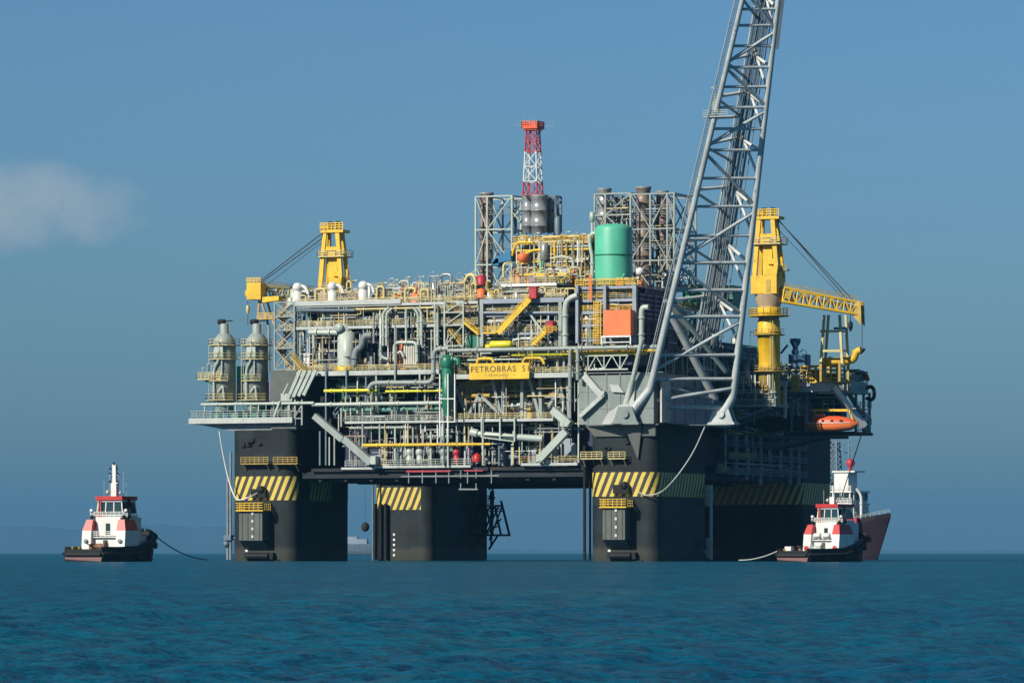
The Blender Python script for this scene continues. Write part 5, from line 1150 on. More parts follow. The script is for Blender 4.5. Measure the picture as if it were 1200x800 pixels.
tpart(t, 'ring_platform', 'yellow', lambda m: (m.lathe((c.x, YK, zq(371)), [(2.2, 0), (4.3, .02), (4.3, .3), (2.2, .32)], 20), m.lathe((c.x, YK, zq(370)), [(2.35, 0), (2.6, .1), (2.6, 1.7), (2.3, 1.8)], 20), m.rail([(c.x + 4.2 * math.cos(a), YK + 4.2 * math.sin(a), zq(370)) for a in np.linspace(2.6, 6.6, 12)], 1.5, .08, 1.2)))
for py, R_ in ((393, 3.4), (436, 3.8)):
    tpart(t, 'ring_platform', 'ydirty', lambda m: (m.lathe((c.x, YK, zq(py)), [(2.4, 0), (R_, .02), (R_, .22), (2.4, .24)], 18), m.rail([(c.x + (R_ - .1) * math.cos(a), YK + (R_ - .1) * math.sin(a), zq(py) + .2) for a in np.linspace(2.8, 6.4, 9)], 1.1, .05, 1.3, 2)))
tpart(t, 'ladder', 'yrail', lambda m: ([m.beam((c.x + 1.2 + e, YK - 2.5, zq(478)), (c.x + 1.2 + e, YK - 2.5, zq(371)), .1) for e in (0, .6)], [m.beam((c.x + 1.2, YK - 2.5, z), (c.x + 1.8, YK - 2.5, z), .07) for z in np.arange(zq(478), zq(372), .5)]))
b0 = p(917, 345, YK); b1 = p(1004, 361, 51)
tpart(t, 'boom_heel', 'ydirty', lambda m: (m.beam((c.x + 1.5, YK, zb + .6), b0 + (b1 - b0) * .12, 2.6, 1.8), m.beam((c.x + 2, YK - 1, zb - .4), b0 + (b1 - b0) * .2 + V((0, 0, -1)), .9, .5)))
boom_girder(t, b0, b1, 3.0, 2.0, 'yellow')
tpart(t, 'boom_tip', 'ydirty', lambda m: (m.slab([b1 + V((-.2, -1, 1.4)), b1 + V((1.2, -1, 1.4)), b1 + V((1.4, -1, -3.8)), b1 + V((-.6, -1, -1.6))], (0, .35, 0)), m.slab([b1 + V((-.2, 1, 1.4)), b1 + V((1.2, 1, 1.4)), b1 + V((1.4, 1, -3.8)), b1 + V((-.6, 1, -1.6))], (0, .35, 0)), m.lathe(b1 + V((.6, 0, -1)), [(.1, -.4), (.9, -.4), (.9, .4), (.1, .4)], 12, (0, 1, 0))))
tpart(t, 'hoist_line', 'ropedark', lambda m: (m.tube([b1 + V((1.2, 0, -1)), b1 + V((1.2, 0, -9))], .09, 5), m.tube([b1 + V((-1.4, 0, -1)), b1 + V((-1.4, 0, -3))], .08, 5)))
tpart(t, 'hook_block', 'black', lambda m: (m.lathe(b1 + V((-1.4, 0, -5)), [(.1, 0), (.5, .8), (.55, 1.8), (.1, 2.4)], 8), m.sphere(b1 + V((1.2, 0, -9.2)), .25, 8)))
for dx_, y_ in ((-.2, -.9), (.5, .9)):
    tpart(t, 'pendant_line', 'ropedark', lambda m: m.tube([(c.x + 1.6, YK + y_, ztop - .6 - dx_), b0.lerp(b1, .9) + V((dx_, y_ * .7, 1.5))], .13, 5))
tpart(t, 'pendant_line', 'ropedark', lambda m: m.tube([(c.x + 1.4, YK, ztop - 2.6), b0.lerp(b1, .82) + V((0, 0, 1.5))], .07, 5))
ps = thing('pedestal_deck', 'shaded deck crowded with small machinery at the foot of the yellow crane pedestal', 'deck landing', (c.x, YK - 2, zq(476)))
tpart(ps, 'floor', 'deckgrey', lambda m: m.box((-1.1, YK - 4.6, zq(477)), (X(917, YK), YK + 4, zq(474.5))))
tpart(ps, 'floor', 'grey2', lambda m: m.box((-1.1, YK - 4.2, zq(453)), (X(884, YK), YK + 4, zq(451.5))))
tpart(ps, 'guard_rail', 'grey2', lambda m: m.rail([(0, YK - 4.5, zq(474.5)), (X(917, YK), YK - 4.5, zq(474.5))], 1.1, .05, 1.4))
tpart(ps, 'guard_rail', 'ydirty', lambda m: m.rail([(-1, YK - 4.1, zq(451.5)), (X(884, YK), YK - 4.1, zq(451.5))], 1.1, .05, 1.4))
for y in (YK - 4, YK + 3.5): tpart(ps, 'strut', 'bluesteel', lambda m: m.beam((-1.3, y, zq(500)), (X(912, YK), y, zq(477)), .6))
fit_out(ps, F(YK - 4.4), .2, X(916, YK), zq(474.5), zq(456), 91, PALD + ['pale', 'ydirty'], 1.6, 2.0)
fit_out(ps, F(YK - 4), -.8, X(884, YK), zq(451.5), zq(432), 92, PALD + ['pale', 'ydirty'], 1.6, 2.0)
conduits(ps, F(YK - 4.6), .2, X(917, YK), zq(474), zq(440), 93, 18)
# second crane, at the back on the left
c = p(392, 352, 34); zb = Z(358, 392, 34)
t2 = thing('pedestal_crane', 'yellow pedestal crane behind the left process module, its jib resting out to the left', 'crane', tuple(c), group='yellow pedestal cranes')
ztop = crane_tower(t2, (c.x, 34), zb, 1)
tpart(t2, 'pedestal', 'yellow', lambda m: m.lathe((c.x, 34, zb - 14), [(2.3, 0), (2.3, 14)], 20))
b0 = p(378, 349, 33); b1 = p(300, 341, 20)
boom_girder(t2, b0, b1, 3.0, 2.0)
tpart(t2, 'boom_tip', 'yellow', lambda m: (m.box(b1 + V((-1.6, -1.4, -1.9)), b1 + V((1.8, 1.4, 1.8))), m.rail([b1 + V((-1.6, -1.4, 1.8)), b1 + V((1.8, -1.4, 1.8))], 1, .08, .8), m.lathe(b1 + V((-1.5, 0, -.5)), [(.1, -.5), (1, -.5), (1, .5), (.1, .5)], 12, (0, 1, 0)), m.slab([b1 + V((2, -1, -1.4)), b1 + V((6, -1, -1.2)), b1 + V((6, -1, -2.2)), b1 + V((2, -1, -2.6))], (0, 2, 0))))
tpart(t2, 'hoist_line', 'ropedark', lambda m: m.tube([b1 + V((-2, 0, -1)), b1 + V((-2, 0, -7.5))], .09, 5))
tpart(t2, 'hook_block', 'yrail', lambda m: m.lathe(b1 + V((-2, 0, -5)), [(.1, 0), (.4, .6), (.4, 1.6), (.1, 2)], 8))
for y_, z_ in ((-.9, 0), (.9, -.5)):
    tpart(t2, 'pendant_line', 'ropedark', lambda m: m.tube([(c.x - 1.6, 34 + y_, ztop - .6 + z_), b1 + V((1, y_ * .7, 1.9))], .13, 5))
tpart(t2, 'pendant_line', 'ropedark', lambda m: m.tube([(c.x - 1.4, 34, ztop - 2), b1 + V((3, 0, 1.5))], .07, 5))
t = thing('jib_rest', 'spindly yellow-brown trestle under the left crane jib', 'trestle', tuple(p(308, 385, 20)))
def jr(m):
    a, b_, g_ = p(304, 352, 20), p(301, 387, 20), p(316, 386, 20)
    m.beam(a, b_, .45); m.beam(p(306, 352, 20), g_, .4); m.beam(p(306, 352, 20) + V((0, 3, 0)), g_ + V((0, 3, 0)), .35); m.beam(p(302, 372, 20), p(312, 372, 20), .25)
tpart(t, 'legs', 'tan', jr)
tpart(t, 'platform', 'yellow', lambda m: (m.box(p(303, 374, 18), p(323, 372.5, 18) + V((0, 3, 0))), m.rail([p(303, 372.5, 18), p(321, 372.5, 18)], 1.1, .06, 1)))
tpart(t, 'base_post', 'grey2', lambda m: [m.beam(p(x, 386, 20), p(x, 436, 20), .5) for x in (302, 315)])

# ------------------------------------------------------------------ right-hand end of the platform
t = thing('lifeboat_station', 'shaded deck station at the far right with white edge beams above the orange boat', 'deck station', (6, 100, 30))
YS = 60; zt = Z(458, 957, YS); XR = X(1023, YS + 13); XU = X(1017, YS + 13); 
x0, x1 = X(926, YS), X(1000, YS)
tpart(t, 'upper_deck', 'white', lambda m: (m.box((X(938, YS), YS - .4, Z(459, 957, YS)), (X(976, YS), YS + .2, Z(448.5, 957, YS)))))
tpart(t, 'upper_floor', 'deckgrey', lambda m: m.box((x0, YS + .2, Z(458, 957, YS)), (XU - .3, YS + 13, Z(450, 957, YS))))
tpart(t, 'support_bracket', 'bluesteel', lambda m: [(m.beam((-1.3, y, 24), (X(960, YS), y, Z(509, 970, YS)), .7), m.beam((-1.3, y, Z(511, 970, YS)), (X(975, YS), y, Z(511, 970, YS)), .6), m.beam((-1.3, y, Z(462, 970, YS)), (X(950, YS), y, Z(462, 970, YS)), .6)) for y in (YS + 3, YS + 11)])
tpart(t, 'corner_deck', 'deckgrey', lambda m: (m.box((X(976, YS), YS + 1, Z(460, 990, YS)), (XU, YS + 13.2, Z(446, 990, YS)))))
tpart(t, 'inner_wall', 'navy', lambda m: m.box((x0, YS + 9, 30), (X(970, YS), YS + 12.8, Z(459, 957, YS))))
tpart(t, 'lower_deck', 'deckdark', lambda m: (m.box((X(918, YS), YS + .5, Z(509, 970, YS)), (XR, YS + 13, Z(505.5, 970, YS))), m.box((X(880, 70), YS + 1, Z(505, 900, 75)), (X(935, YS), YS + 15, Z(490, 900, 75)))))
tpart(t, 'raking_strut', 'white', lambda m: m.beam(p(976, 453, YS - .8), p(1013, 499, YS + 6), 1.1, 1.2))
tpart(t, 'raking_strut', 'grey', lambda m: (m.beam(p(990, 453, YS + 9), p(1018, 500, YS + 11), 1.0, 1.0)))
tpart(t, 'davit_beam', 'yellow', lambda m: (m.beam(p(951, 480.5, YS - 2.5), p(994, 480.5, YS - 2.5), .75, .5), m.beam(p(995, 480, YS - 2.5), p(1001, 496, YS - 2.5), .35)))
for x, d_ in ((928, 1), (946, 1), (1003, 9), (1012, 11), (1019, 12)): tpart(t, 'post', 'grey2', lambda m: m.beam(p(x, 460, YS + d_), p(x, 508, YS + d_), .5))
tpart(t, 'guard_rail', 'grey2', lambda m: (m.rail([(X(985, YS), YS + 1, Z(446, 990, YS)), (XU, YS + 1, Z(446, 990, YS)), (XU, YS + 13, Z(446, 990, YS))], 1.3, .08, 1.3), m.rail([p(1000, 497, YS + 5), p(1021, 497, YS + 11)], 1.3, .08, 1.3), m.rail([p(1004, 478, YS + 6), p(1021, 478, YS + 11)], 1.3, .08, 1.3)))
tpart(t, 'mid_deck', 'deckgrey', lambda m: m.box(p(998, 479, YS + 1.2), V((XR, YS + 12, Z(477.5, 1010, YS)))))
tpart(t, 'hose_reel', 'black', lambda m: m.pipe([p(1015, 455, YS + 10), p(1021, 452, YS + 10), p(1024.5, 457, YS + 10), p(1024.5, 466, YS + 10), p(1020, 469, YS + 10), p(1015, 466, YS + 10)], .42, 1.2))
tpart(t, 'red_hose', 'crimson', lambda m: (m.pipe([p(999, 446, YS + 10), p(1000, 440, YS + 10), p(1008, 437, YS + 10), p(1015, 439, YS + 10), p(1017, 446, YS + 10)], .5, 1.0), m.tube([p(1002, 443, YS + 9.5), p(1014, 443, YS + 9.5)], .35)))
fit_out(t, F(YS + 2.5), X(930, YS), X(985, YS), Z(505, 970, YS), Z(462, 970, YS), 81, PALD, 5, .9)
fit_out(t, F(YS + 8), X(1002, YS + 8), X(1021, YS + 11), Z(505, 970, YS), Z(480, 970, YS), 82, PALD + ['white'], 3, 1.4)
fit_out(t, F(YS + 6), X(990, YS + 6), X(1013, YS + 9), Z(446, 970, YS), Z(430, 970, YS), 83, PALD + ['ydirty'], 3, 1.2)
tpart(t, 'life_ring', 'white', lambda m: [m.lathe(p(x, y, YS + 7.5), [(.25, -.12), (.55, -.12), (.55, .12), (.25, .12)], 12, (0, 1, 0)) for x, y in ((1006, 489), (1014, 491), (1001, 499))])
t = thing('yellow_cage', 'bright yellow square-barred cage on the white deck edge near the lifeboat', 'cage', tuple(p(960, 447, YS + 1)))
def cage(m):
    A, B = p(939, 429, YS + .6), p(982, 447.5, YS + .6)
    for x in np.linspace(A.x, B.x, 6):
        for y in (YS + .6, YS + 5): m.beam((x, y, B.z), (x, y, A.z), .38)
    for z in np.linspace(B.z, A.z, 5):
        for y in (YS + .6, YS + 5): m.beam((A.x, y, z), (B.x, y, z), .34)
        for x in (A.x, B.x): m.beam((x, YS + .6, z), (x, YS + 5, z), .3)
tpart(t, 'bars', 'yellow', cage)
tpart(t, 'load', 'rust', lambda m: (m.box(p(942, 434, YS + 2), V((X(958, YS), YS + 4, Z(447, 950, YS)))), m.box(p(961, 437, YS + 2), V((X(979, YS), YS + 4, Z(447, 950, YS))))))
t = thing('jib_trestle', 'tall open yellow trestle holding up the right crane jib', 'trestle', tuple(p(978, 426, 82)))
def tr(m):
    for px, y in ((963, 53), (968, 58), (985, 53), (992, 58)):
        a, b_ = p(px + (3 if px < 970 else -1), 369, y), p(px - (1 if px < 970 else -2), 426, y); m.beam(a, b_, .5)
    for py in (388, 411):
        m.beam(p(962, py, 53), p(985, py, 53), .6, .5); m.beam(p(968, py, 58), p(993, py, 58), .6, .5); m.beam(p(962, py, 53), p(968, py, 58), .4); m.beam(p(985, py, 53), p(993, py, 58), .4)
tpart(t, 'legs', 'yrail', tr)
tpart(t, 'base_frame', 'ydirty', lambda m: ([m.beam(p(px, 424, y), p(px, 447, y), .5) for px, y in ((962, 53), (984, 53), (967, 58), (994, 58))], m.beam(p(962, 445, 53), p(962, 445, 53) + V((0, 9, 0)), .5), m.beam(p(984, 445, 53), p(984, 445, 53) + V((0, 9, 0)), .5)))
tpart(t, 'blue_panel', 'blue', lambda m: m.box(p(977, 386, 55), p(991, 383, 55) + V((0, .4, 0))))
tpart(t, 'burner_pipe', 'yellow', lambda m: (m.pipe([p(962, 424, 56), p(1001, 422, 56), p(1003, 412, 56), p(1009, 410, 56)], .8, 1.2), m.tube([p(1002, 410, 56), p(1003, 416, 56)], .7)))
tpart(t, 'burner_tip', 'black', lambda m: m.lathe(p(1006, 412, 56), [(.2, 0), (.7, .6), (.2, 1.6)], 8, (1, 0, .35)))
# deck under the cage and trestle, between crane and station
t = thing('deck_house', 'white-edged deck landing with a dirty yellow panel right of the crane pedestal', 'deck landing', tuple(p(915, 455, 50)))
tpart(t, 'edge_beam', 'white', lambda m: (m.box(p(905, 446.5, 50), V((X(922, 50), 50.6, Z(453, 912, 50)))), m.beam(p(920, 452, 50.2), p(920, 490, 50.2), .55)))
tpart(t, 'floor', 'deckgrey', lambda m: m.box((X(890, 50), 50.7, Z(452, 912, 50)), (X(926, 50), 59, Z(447, 912, 50))))
tpart(t, 'panel', 'ydirty', lambda m: m.box(p(927, 441, 49.6), V((X(936.5, 49.6), 49.9, Z(459, 930, 50)))))
tpart(t, 'panel', 'ydirty', lambda m: m.box(p(897, 457, 50), V((X(916, 50), 50.9, Z(474, 905, 50)))))
tpart(t, 'guard_rail', 'grey2', lambda m: m.rail([(X(905, 50), 50.3, Z(446.5, 912, 50)), (X(925, 50), 50.3, Z(446.5, 930, 50))], 1.2, .07, 1.3))
fit_out(t, F(52), X(906, 52), X(921, 52), Z(447, 930, 52), Z(424, 930, 52), 84, ['blue', 'teal', 'green', 'bluesteel'], 4, 1.6)
clutter(t, F(52.5), X(904, 52.5), X(922, 52.5), Z(447, 930, 52), 85, ['blue', 'teal', 'green', 'bluesteel', 'yrail'], 4.5, 26, 7)
tpart(t, 'support_bracket', 'bluesteel', lambda m: [(m.beam((-1.3, y, 36), (X(918, 50), y, Z(452, 912, 50)), .5), m.beam((-1.3, y, Z(450, 912, 50) - .6), (X(918, 50), y, Z(450, 912, 50) - .6), .5)) for y in (52, 57)])
t = thing('blue_winch', 'dark blue winch house with a funnel on top, right of the yellow crane pedestal', 'winch', tuple(p(930, 428, 62)))
A, B = p(924, 415, 62), p(943, 430, 62)
tpart(t, 'house', 'blue', lambda m: m.box((A.x, 62, B.z - 3), (B.x, 66, A.z)))
tpart(t, 'hopper', 'blue', lambda m: m.lathe(p(932, 415, 64), [(.7, 0), (.9, .6), (.6, 1.0), (.6, 1.6), (1.2, 2.6), (1.2, 3.4), (.1, 3.5)], 12))
tpart(t, 'hose', 'blue', lambda m: (m.pipe([p(938, 413, 63), p(941, 408, 63), p(945, 412, 63), p(945, 430, 63)], .14, .8), m.tube([p(915, 414, 63), p(923, 404, 63)], .25)))
for px, lb, m_ in ((812, 'teal green container box seen left of the boom pipes, behind the boom lattice', 'mint'), (845, 'teal green ribbed container seen through the right half of the boom', 'teal')):
    t = thing('deck_container', lb, 'container', tuple(p(px, 360, 46)), group='green containers behind the boom')
    A, B = p(px - 12, 335, 46), p(px + 15, 362, 46)
    tpart(t, 'body', m_, lambda m: m.box((A.x, 46, B.z), (B.x, 52, A.z)))
    tpart(t, 'rib', m_, lambda m: [m.box((A.x - .04, 45.85, z), (B.x + .12, 52.1, z + .3)) for z in np.arange(B.z + .3, A.z, .8)])
# orange lifeboat, hung with its length across the view
bp_ = p(975, 497, 55.5)
t = thing('lifeboat', 'orange enclosed lifeboat hanging under the deck at the far right', 'lifeboat', tuple(bp_), TH * 0 + math.radians(6), local=True)
def hull_loft(mb, L, secs, prof, rake=0):
    """secs: (x/L, half-beam, keel z, deck z); prof: fractions round the half section"""
    vs = []; n = len(prof) * 2 - 1
    for fx, hb, kz, dz in secs:
        half = [(hb * a, kz + (dz - kz) * b) for a, b in prof]
        ring = [(-y, z) for y, z in half[::-1]] + half[1:]
        vs += [(fx * L - rake * max(0, (fx - .2) / .32) ** 2 * max(0, 1 - (z - kz) / (dz - kz)), y, z) for y, z in ring]
    fs = []
    for i in range(len(secs) - 1):
        for j in range(n - 1): fs.append((i*n + j, (i+1)*n + j, (i+1)*n + j + 1, i*n + j + 1))
    mb.add(vs, fs, True)
    for i in range(len(secs) - 1): mb.add([vs[i*n], vs[i*n + n - 1], vs[(i+1)*n + n - 1], vs[(i+1)*n]], [(0, 1, 2, 3)])
    mb.add(vs[:n], [tuple(range(n))]); mb.add(vs[-n:], [tuple(range(n-1, -1, -1))])
LP = [(0, 0), (.45, .08), (.8, .3), (1, .62), (1, 1)]
tpart(t, 'hull', 'orange', lambda m: hull_loft(m, 11.6, [(-.5, .35, -.4, .6), (-.42, 1.1, -1.2, .4), (-.2, 1.75, -1.6, .2), (.1, 1.8, -1.65, .2), (.36, 1.2, -1.3, .35), (.5, .2, -.2, .7)], LP))
tpart(t, 'canopy', 'orangelt', lambda m: m.lathe((-4.6, 0, .2), [(.1, -.6), (.9, 0), (1.45, 1.2), (1.62, 3.5), (1.6, 6), (1.3, 8), (.7, 9.4), (.1, 10)], 18, (1, 0, 0)))
tpart(t, 'wheelhouse', 'orangelt', lambda m: m.box((-3.6, -.8, 1.5), (-1.6, .8, 2.3)), bevel=.15)
tpart(t, 'window', 'glass', lambda m: [m.box((x, -1.66, .55), (x + .6, -1.5, .95)) for x in (-2, 0, 2)])
tpart(t, 'fender_strip', 'white', lambda m: m.tube([(-5.3, -.9, .35), (-2.5, -1.82, .22), (1, -1.86, .22), (4.2, -1.2, .36)], .09, 6))
tpart(t, 'fall_line', 'ropedark', lambda m: [m.tube([(x, 0, 1.4), (x, .3, 3.6)], .07, 5) for x in (-4.2, 4)])

# ------------------------------------------------------------------ ropes
def rope(name, lbl, pts, r, m='rope', sag=0):
    mb = MB(); o_ = []
    if len(pts) == 2 and sag:
        a, b = V(pts[0]), V(pts[1])
        o_ = [a.lerp(b, i / 16) + V((0, 0, -4 * sag * (i / 16) * (1 - i / 16))) for i in range(17)]
    else:
        for i in range(len(pts) - 1):
            a, b = V(pts[i]), V(pts[i+1]); p0 = V(pts[i-1]) if i else a * 2 - b; p3 = V(pts[i+2]) if i + 2 < len(pts) else b * 2 - a
            for k in range(6):
                s_ = k / 6; o_.append(.5 * (2*a + (b - p0)*s_ + (2*p0 - 5*a + 4*b - p3)*s_*s_ + (3*a - p0 - 3*b + p3)*s_**3))
        o_.append(V(pts[-1]))
    mb.tube(o_, r, 6); return tag(mb.build(name, M[m]), lbl, 'rope')
rope('mooring_rope', 'white mooring rope draped from the outrigger deck down the left leg', [p(257, 505, -2), p(261, 530, -1.2), p(268, 562, -.8), p(277, 584, -3), p(290, 583, -3.5), p(301, 578, -1)], .15, 'white')
rope('mooring_rope', 'pale rope hanging from the boom sponson across the striped near leg', [q(826, 500, 8), q(812, 530, 5.5), q(793, 558, 3), p(775, 576, -1), p(757, 580, -1), p(748, 576, -1)], .14)
# ------------------------------------------------------------------ tugs and the supply ship
def at(px, D):
    a = (px - 600) / FPX; return V((CX + (a * CT - ST) * D, CY + (a * ST + CT) * D, 0))
def heading(phi):
    """yaw of a vessel whose bow points away from the camera, swung phi to the right"""
    d = V((-ST, CT, 0)) * math.cos(phi) + V((CT, ST, 0)) * math.sin(phi); return math.atan2(d.y, d.x)
HP = [(0, 0), (.5, .1), (.85, .3), (.97, .6), (1, 1)]
def tug(px, D, phi, lbl, k=1.0, variant=0):
    t = thing('tugboat', lbl, 'tugboat', tuple(at(px, D)), heading(phi), 'tugboats', local=True); t.scale = (k, k, k)
    S_ = [(-.5, 4.3, -1.5, 1.9), (-.47, 4.9, -2, 1.9), (-.3, 5.4, -2.5, 1.9), (0, 5.6, -2.6, 2.1), (.2, 5.4, -2.6, 3.2), (.36, 4.3, -2.4, 4.5), (.46, 2.5, -1.8, 5.4), (.51, .5, -.6, 5.9)]
    h = tpart(t, 'hull', 'black', lambda m: hull_loft(m, 29, S_, HP, 2.2))
    tpart(h, 'boot_top', 'boot', lambda m: hull_loft(m, 29.1, [(a, b * (.93 if i else .99) + .03, .05, .95 - .2 * (a + .5)) for i, (a, b, c_, d) in enumerate(S_)], [(.94, 0), (.97, .5), (1, 1)], .5))
    def bul(m):
        for sy in (-1, 1):
            P_ = [(a * 29, sy * (b - .12), d) for a, b, _, d in S_]
            for A, B in zip(P_, P_[1:]):
                A, B = V(A), V(B); m.slab([A, B, B + V((0, 0, 1.2)), A + V((0, 0, 1.2))], (0, -sy * .15, 0))
        m.box((-14.5, -4.3, 1.9), (-14.3, 4.3, 2.6))
    tpart(t, 'bulwark', 'black', bul)
    def fend(m):
        for sy in (-1, 1):
            m.tube([(a * 29, sy * (b + .15), d - .25) for a, b, _, d in S_], .32, 8)
            for a, b, _, d in S_[2:7]:
                m.lathe((a * 29, sy * (b + .1), d - 1.1), [(.3, 0), (.7, 0), (.7, .35), (.3, .35)], 12, (0, sy, 0))
        m.tube([(12.4, -3.3, 5.2), (14.2, -1.9, 5.6), (15.3, -.6, 5.8), (15.3, .6, 5.8), (14.2, 1.9, 5.6), (12.4, 3.3, 5.2)], .85, 10); m.tube([(13.4, -2.4, 3.6), (15.0, 0, 3.8), (13.4, 2.4, 3.6)], .7, 10)
        m.tube([(-14.7, -4, 1.5), (-14.7, 4, 1.5)], .4, 8)
    tpart(t, 'fender', 'rubber', fend)
    for sy in (-1, 1):
        fu = tpart(t, 'funnel', 'white', lambda m: (m.slab([(-5.5, sy * 2.9, 1.9), (2.0, sy * 2.9, 1.9), (1.2, sy * 2.9, 6.5), (-5.0, sy * 2.9, 6.5)], (0, sy * 2.1, 0))))
        tpart(fu, 'funnel_top', 'red', lambda m: m.add([(-5.02, sy * 2.88, 6.5), (1.22, sy * 2.88, 6.5), (1.22, sy * 5.02, 6.5), (-5.02, sy * 5.02, 6.5), (-4.2, sy * 2.95, 8.8), (.6, sy * 2.95, 8.8), (.6, sy * 4.4, 8.8), (-4.2, sy * 4.4, 8.8)], [(0,1,5,4), (1,2,6,5), (2,3,7,6), (3,0,4,7), (4,5,6,7)]))
        for ex_ in (-3.2, -1.2): tpart(fu, 'exhaust', 'black', lambda m: m.tube([(ex_, sy * 3.7, 8.7), (ex_, sy * 3.7, 9.7)], .33))
        if variant: tpart(fu, 'emblem', 'red', lambda m: m.lathe((-5.45, sy * 3.95, 3.2), [(.1, 0), (.62, .02), (.62, .1), (.1, .12)], 16, (-1, 0, 0)))
        else: tpart(fu, 'emblem', 'grey2', lambda m: m.lathe((-5.45, sy * 3.95, 4.3), [(.1, 0), (.5, .02), (.5, .1), (.1, .12)], 6, (-1, 0, 0)))
    dh = tpart(t, 'deckhouse', 'white', lambda m: (m.box((-4, -2.88, 2.0), (8, 2.88, 5.2)), m.box((-3.0, -2.88, 5.2), (7, 2.88, 9.3)), m.box((-4.6, -2.86, 5.0), (-4, 2.86, 5.2)), m.box((2.5, -3.6, 2.4), (8, 3.6, 5.4))))
    tpart(dh, 'door', 'glass', lambda m: m.box((-4.08, -.4, 2.4), (-4.002, .6, 4.5))); tpart(dh, 'door', 'glass', lambda m: m.box((-3.08, -.5, 5.6), (-3.002, .5, 8.0)))
    tpart(dh, 'guard_rail', 'white', lambda m: (m.rail([(-4.5, -2.8, 5.2), (-4.5, 2.8, 5.2)], 1.1, .06, 1), m.rail([(-2.6, -4.3, 9.3), (-2.6, 4.3, 9.3)], 1.1, .06, 1)))
    wh = tpart(t, 'wheelhouse', 'white', lambda m: (m.box((-2.4, -3.2, 9.3), (4.6, 3.2, 9.9)), [m.beam((x, y, 10.1), (x * .93 + .1, y * .88, 12.9), .2) for x in (-2.2, 1, 4.4) for y in (-3.0, -1.0, 1.0, 3.0)], m.box((-2.3, -2.9, 12.5), (4.2, 2.9, 12.9))))
    tpart(wh, 'window', 'glass', lambda m: m.add([(-2.15, -2.95, 10.1), (4.35, -2.95, 10.1), (4.35, 2.95, 10.1), (-2.15, 2.95, 10.1), (-1.95, -2.6, 12.6), (4.0, -2.6, 12.6), (4.0, 2.6, 12.6), (-1.95, 2.6, 12.6)], [(0,1,5,4), (1,2,6,5), (2,3,7,6), (3,0,4,7), (4,5,6,7)]))
    tpart(wh, 'roof', 'red', lambda m: m.box((-2.7, -3.1, 12.9), (4.7, 3.1, 13.7)))
    ms = tpart(t, 'mast', 'white', lambda m: (m.beam((.2, 0, 13.7), (.2, 0, 16.4), 1.25, 1.25), m.beam((.2, 0, 16.4), (.2, 0, 20.4), .8, .8), m.beam((.2, -1.3, 18.2), (.2, 1.3, 18.2), .2), m.box((-.1, -.9, 16.4), (.5, .9, 16.6))) if not variant else (m.beam((.2, 0, 13.7), (.2, 0, 15.4), 1.3, 1.3), m.beam((.2, 0, 15.4), (.2, 0, 18.6), .3, .3)))
    for y, z in (((0, 20.4), (-.8, 19.3), (.8, 19.3), (-.9, 18.2), (.9, 18.2), (-.9, 16.6), (.9, 16.6)) if not variant else ((0, 18.4),)): tpart(ms, 'navigation_light', 'black', lambda m: m.lathe((-.3, y, z), [(.2, 0), (.22, .4), (.05, .45)], 8))
    tpart(t, 'aerial', 'pale', lambda m: [m.tube([(x, y, 13.7), (x, y, z)], .05, 5) for x, y, z in ((-1, -2.6, 19), (3, 2.6, 18.5), (-1, 1.9, 17), (2, -1.8, 17.5))] + [m.sphere((1, 2, 14.6), .5, 8), m.sphere((-1.6, -2.2, 14.4), .35, 8)])
    tpart(t, 'brace_strut', 'black', lambda m: [m.beam((-1, sy * 4.2, 9.2), (.5, sy * 3.1, 13.2), .45) for sy in (-1, 1)])
    tpart(t, 'roof_ladder', 'orangelt', lambda m: (m.beam((-2.6, 1.9, 9.3), (-2.5, 2.0, 12.9), .14), m.beam((-2.6, 2.4, 9.3), (-2.5, 2.4, 12.9), .14)))
    tpart(t, 'towing_winch', 'rust' if not variant else 'pale', lambda m: (m.lathe((-7, -1.6, 3.2), [(1.1, 0), (1.1, .2), (.6, .25), (.6, 2.9), (1.1, 3), (1.1, 3.2)], 14, (0, 1, 0)), m.box((-8, -2, 1.9), (-6, 2, 2.5))))
    tpart(t, 'bollard', 'yellow', lambda m: [m.lathe((x, y, 1.95), [(.28, 0), (.28, .9), (.38, .95), (.38, 1.1)], 8) for x in (-12.5, -9.5) for y in (-3.4, 3.4)])
    tpart(t, 'searchlight', 'white', lambda m: [(m.tube([(-2.4, sy * 4.0, 9.4), (-2.4, sy * 4.0, 10.6)], .1, 5), m.lathe((-2.6, sy * 4.0, 10.7), [(.1, -.2), (.35, -.2), (.35, .3), (.1, .3)], 10, (-1, 0, 0))) for sy in (-1, 1)])
    if variant: tpart(t, 'life_raft_canister', 'white', lambda m: [m.lathe((-4.8, y, 6.2), [(.1, 0), (.6, .1), (.6, 1.7), (.1, 1.8)], 12, (0, 1, 0)) for y in (-2.2, .4)])
    tpart(t, 'tyre_stack', 'rubber', lambda m: [m.lathe((-10, y, 2.0), [(.3, 0), (.8, 0), (.8, .4), (.3, .4)], 12) for y in (-2.6, 0, 2.6)])
    tpart(t, 'deck_gear', 'rust', lambda m: (m.box((-12, -1, 1.95), (-9, 1, 2.3)), m.lathe((-11, 0, 2.3), [(.9, 0), (.9, .15), (.45, .2), (.45, 1.2), (.9, 1.25), (.9, 1.4)], 12), m.tube([(-10.5, -3.6, 2), (-9, -2, 2.25), (-12, 1.8, 2.25), (-9, 3, 2.25)], .14, 6)))
    tpart(t, 'boat_davit', 'pale', lambda m: (m.pipe([(-1, -4.4, 3), (-1, -4.6, 7.5), (-1, -3.2, 8.6)], .16), m.pipe([(3, 4.4, 3), (3, 4.7, 7.5), (3, 3.4, 8.6)], .16), m.beam((-1, -4.5, 3), (3, -4.5, 3), .2), m.beam((3, 4.4, 3), (-1, 4.4, 3), .2)))
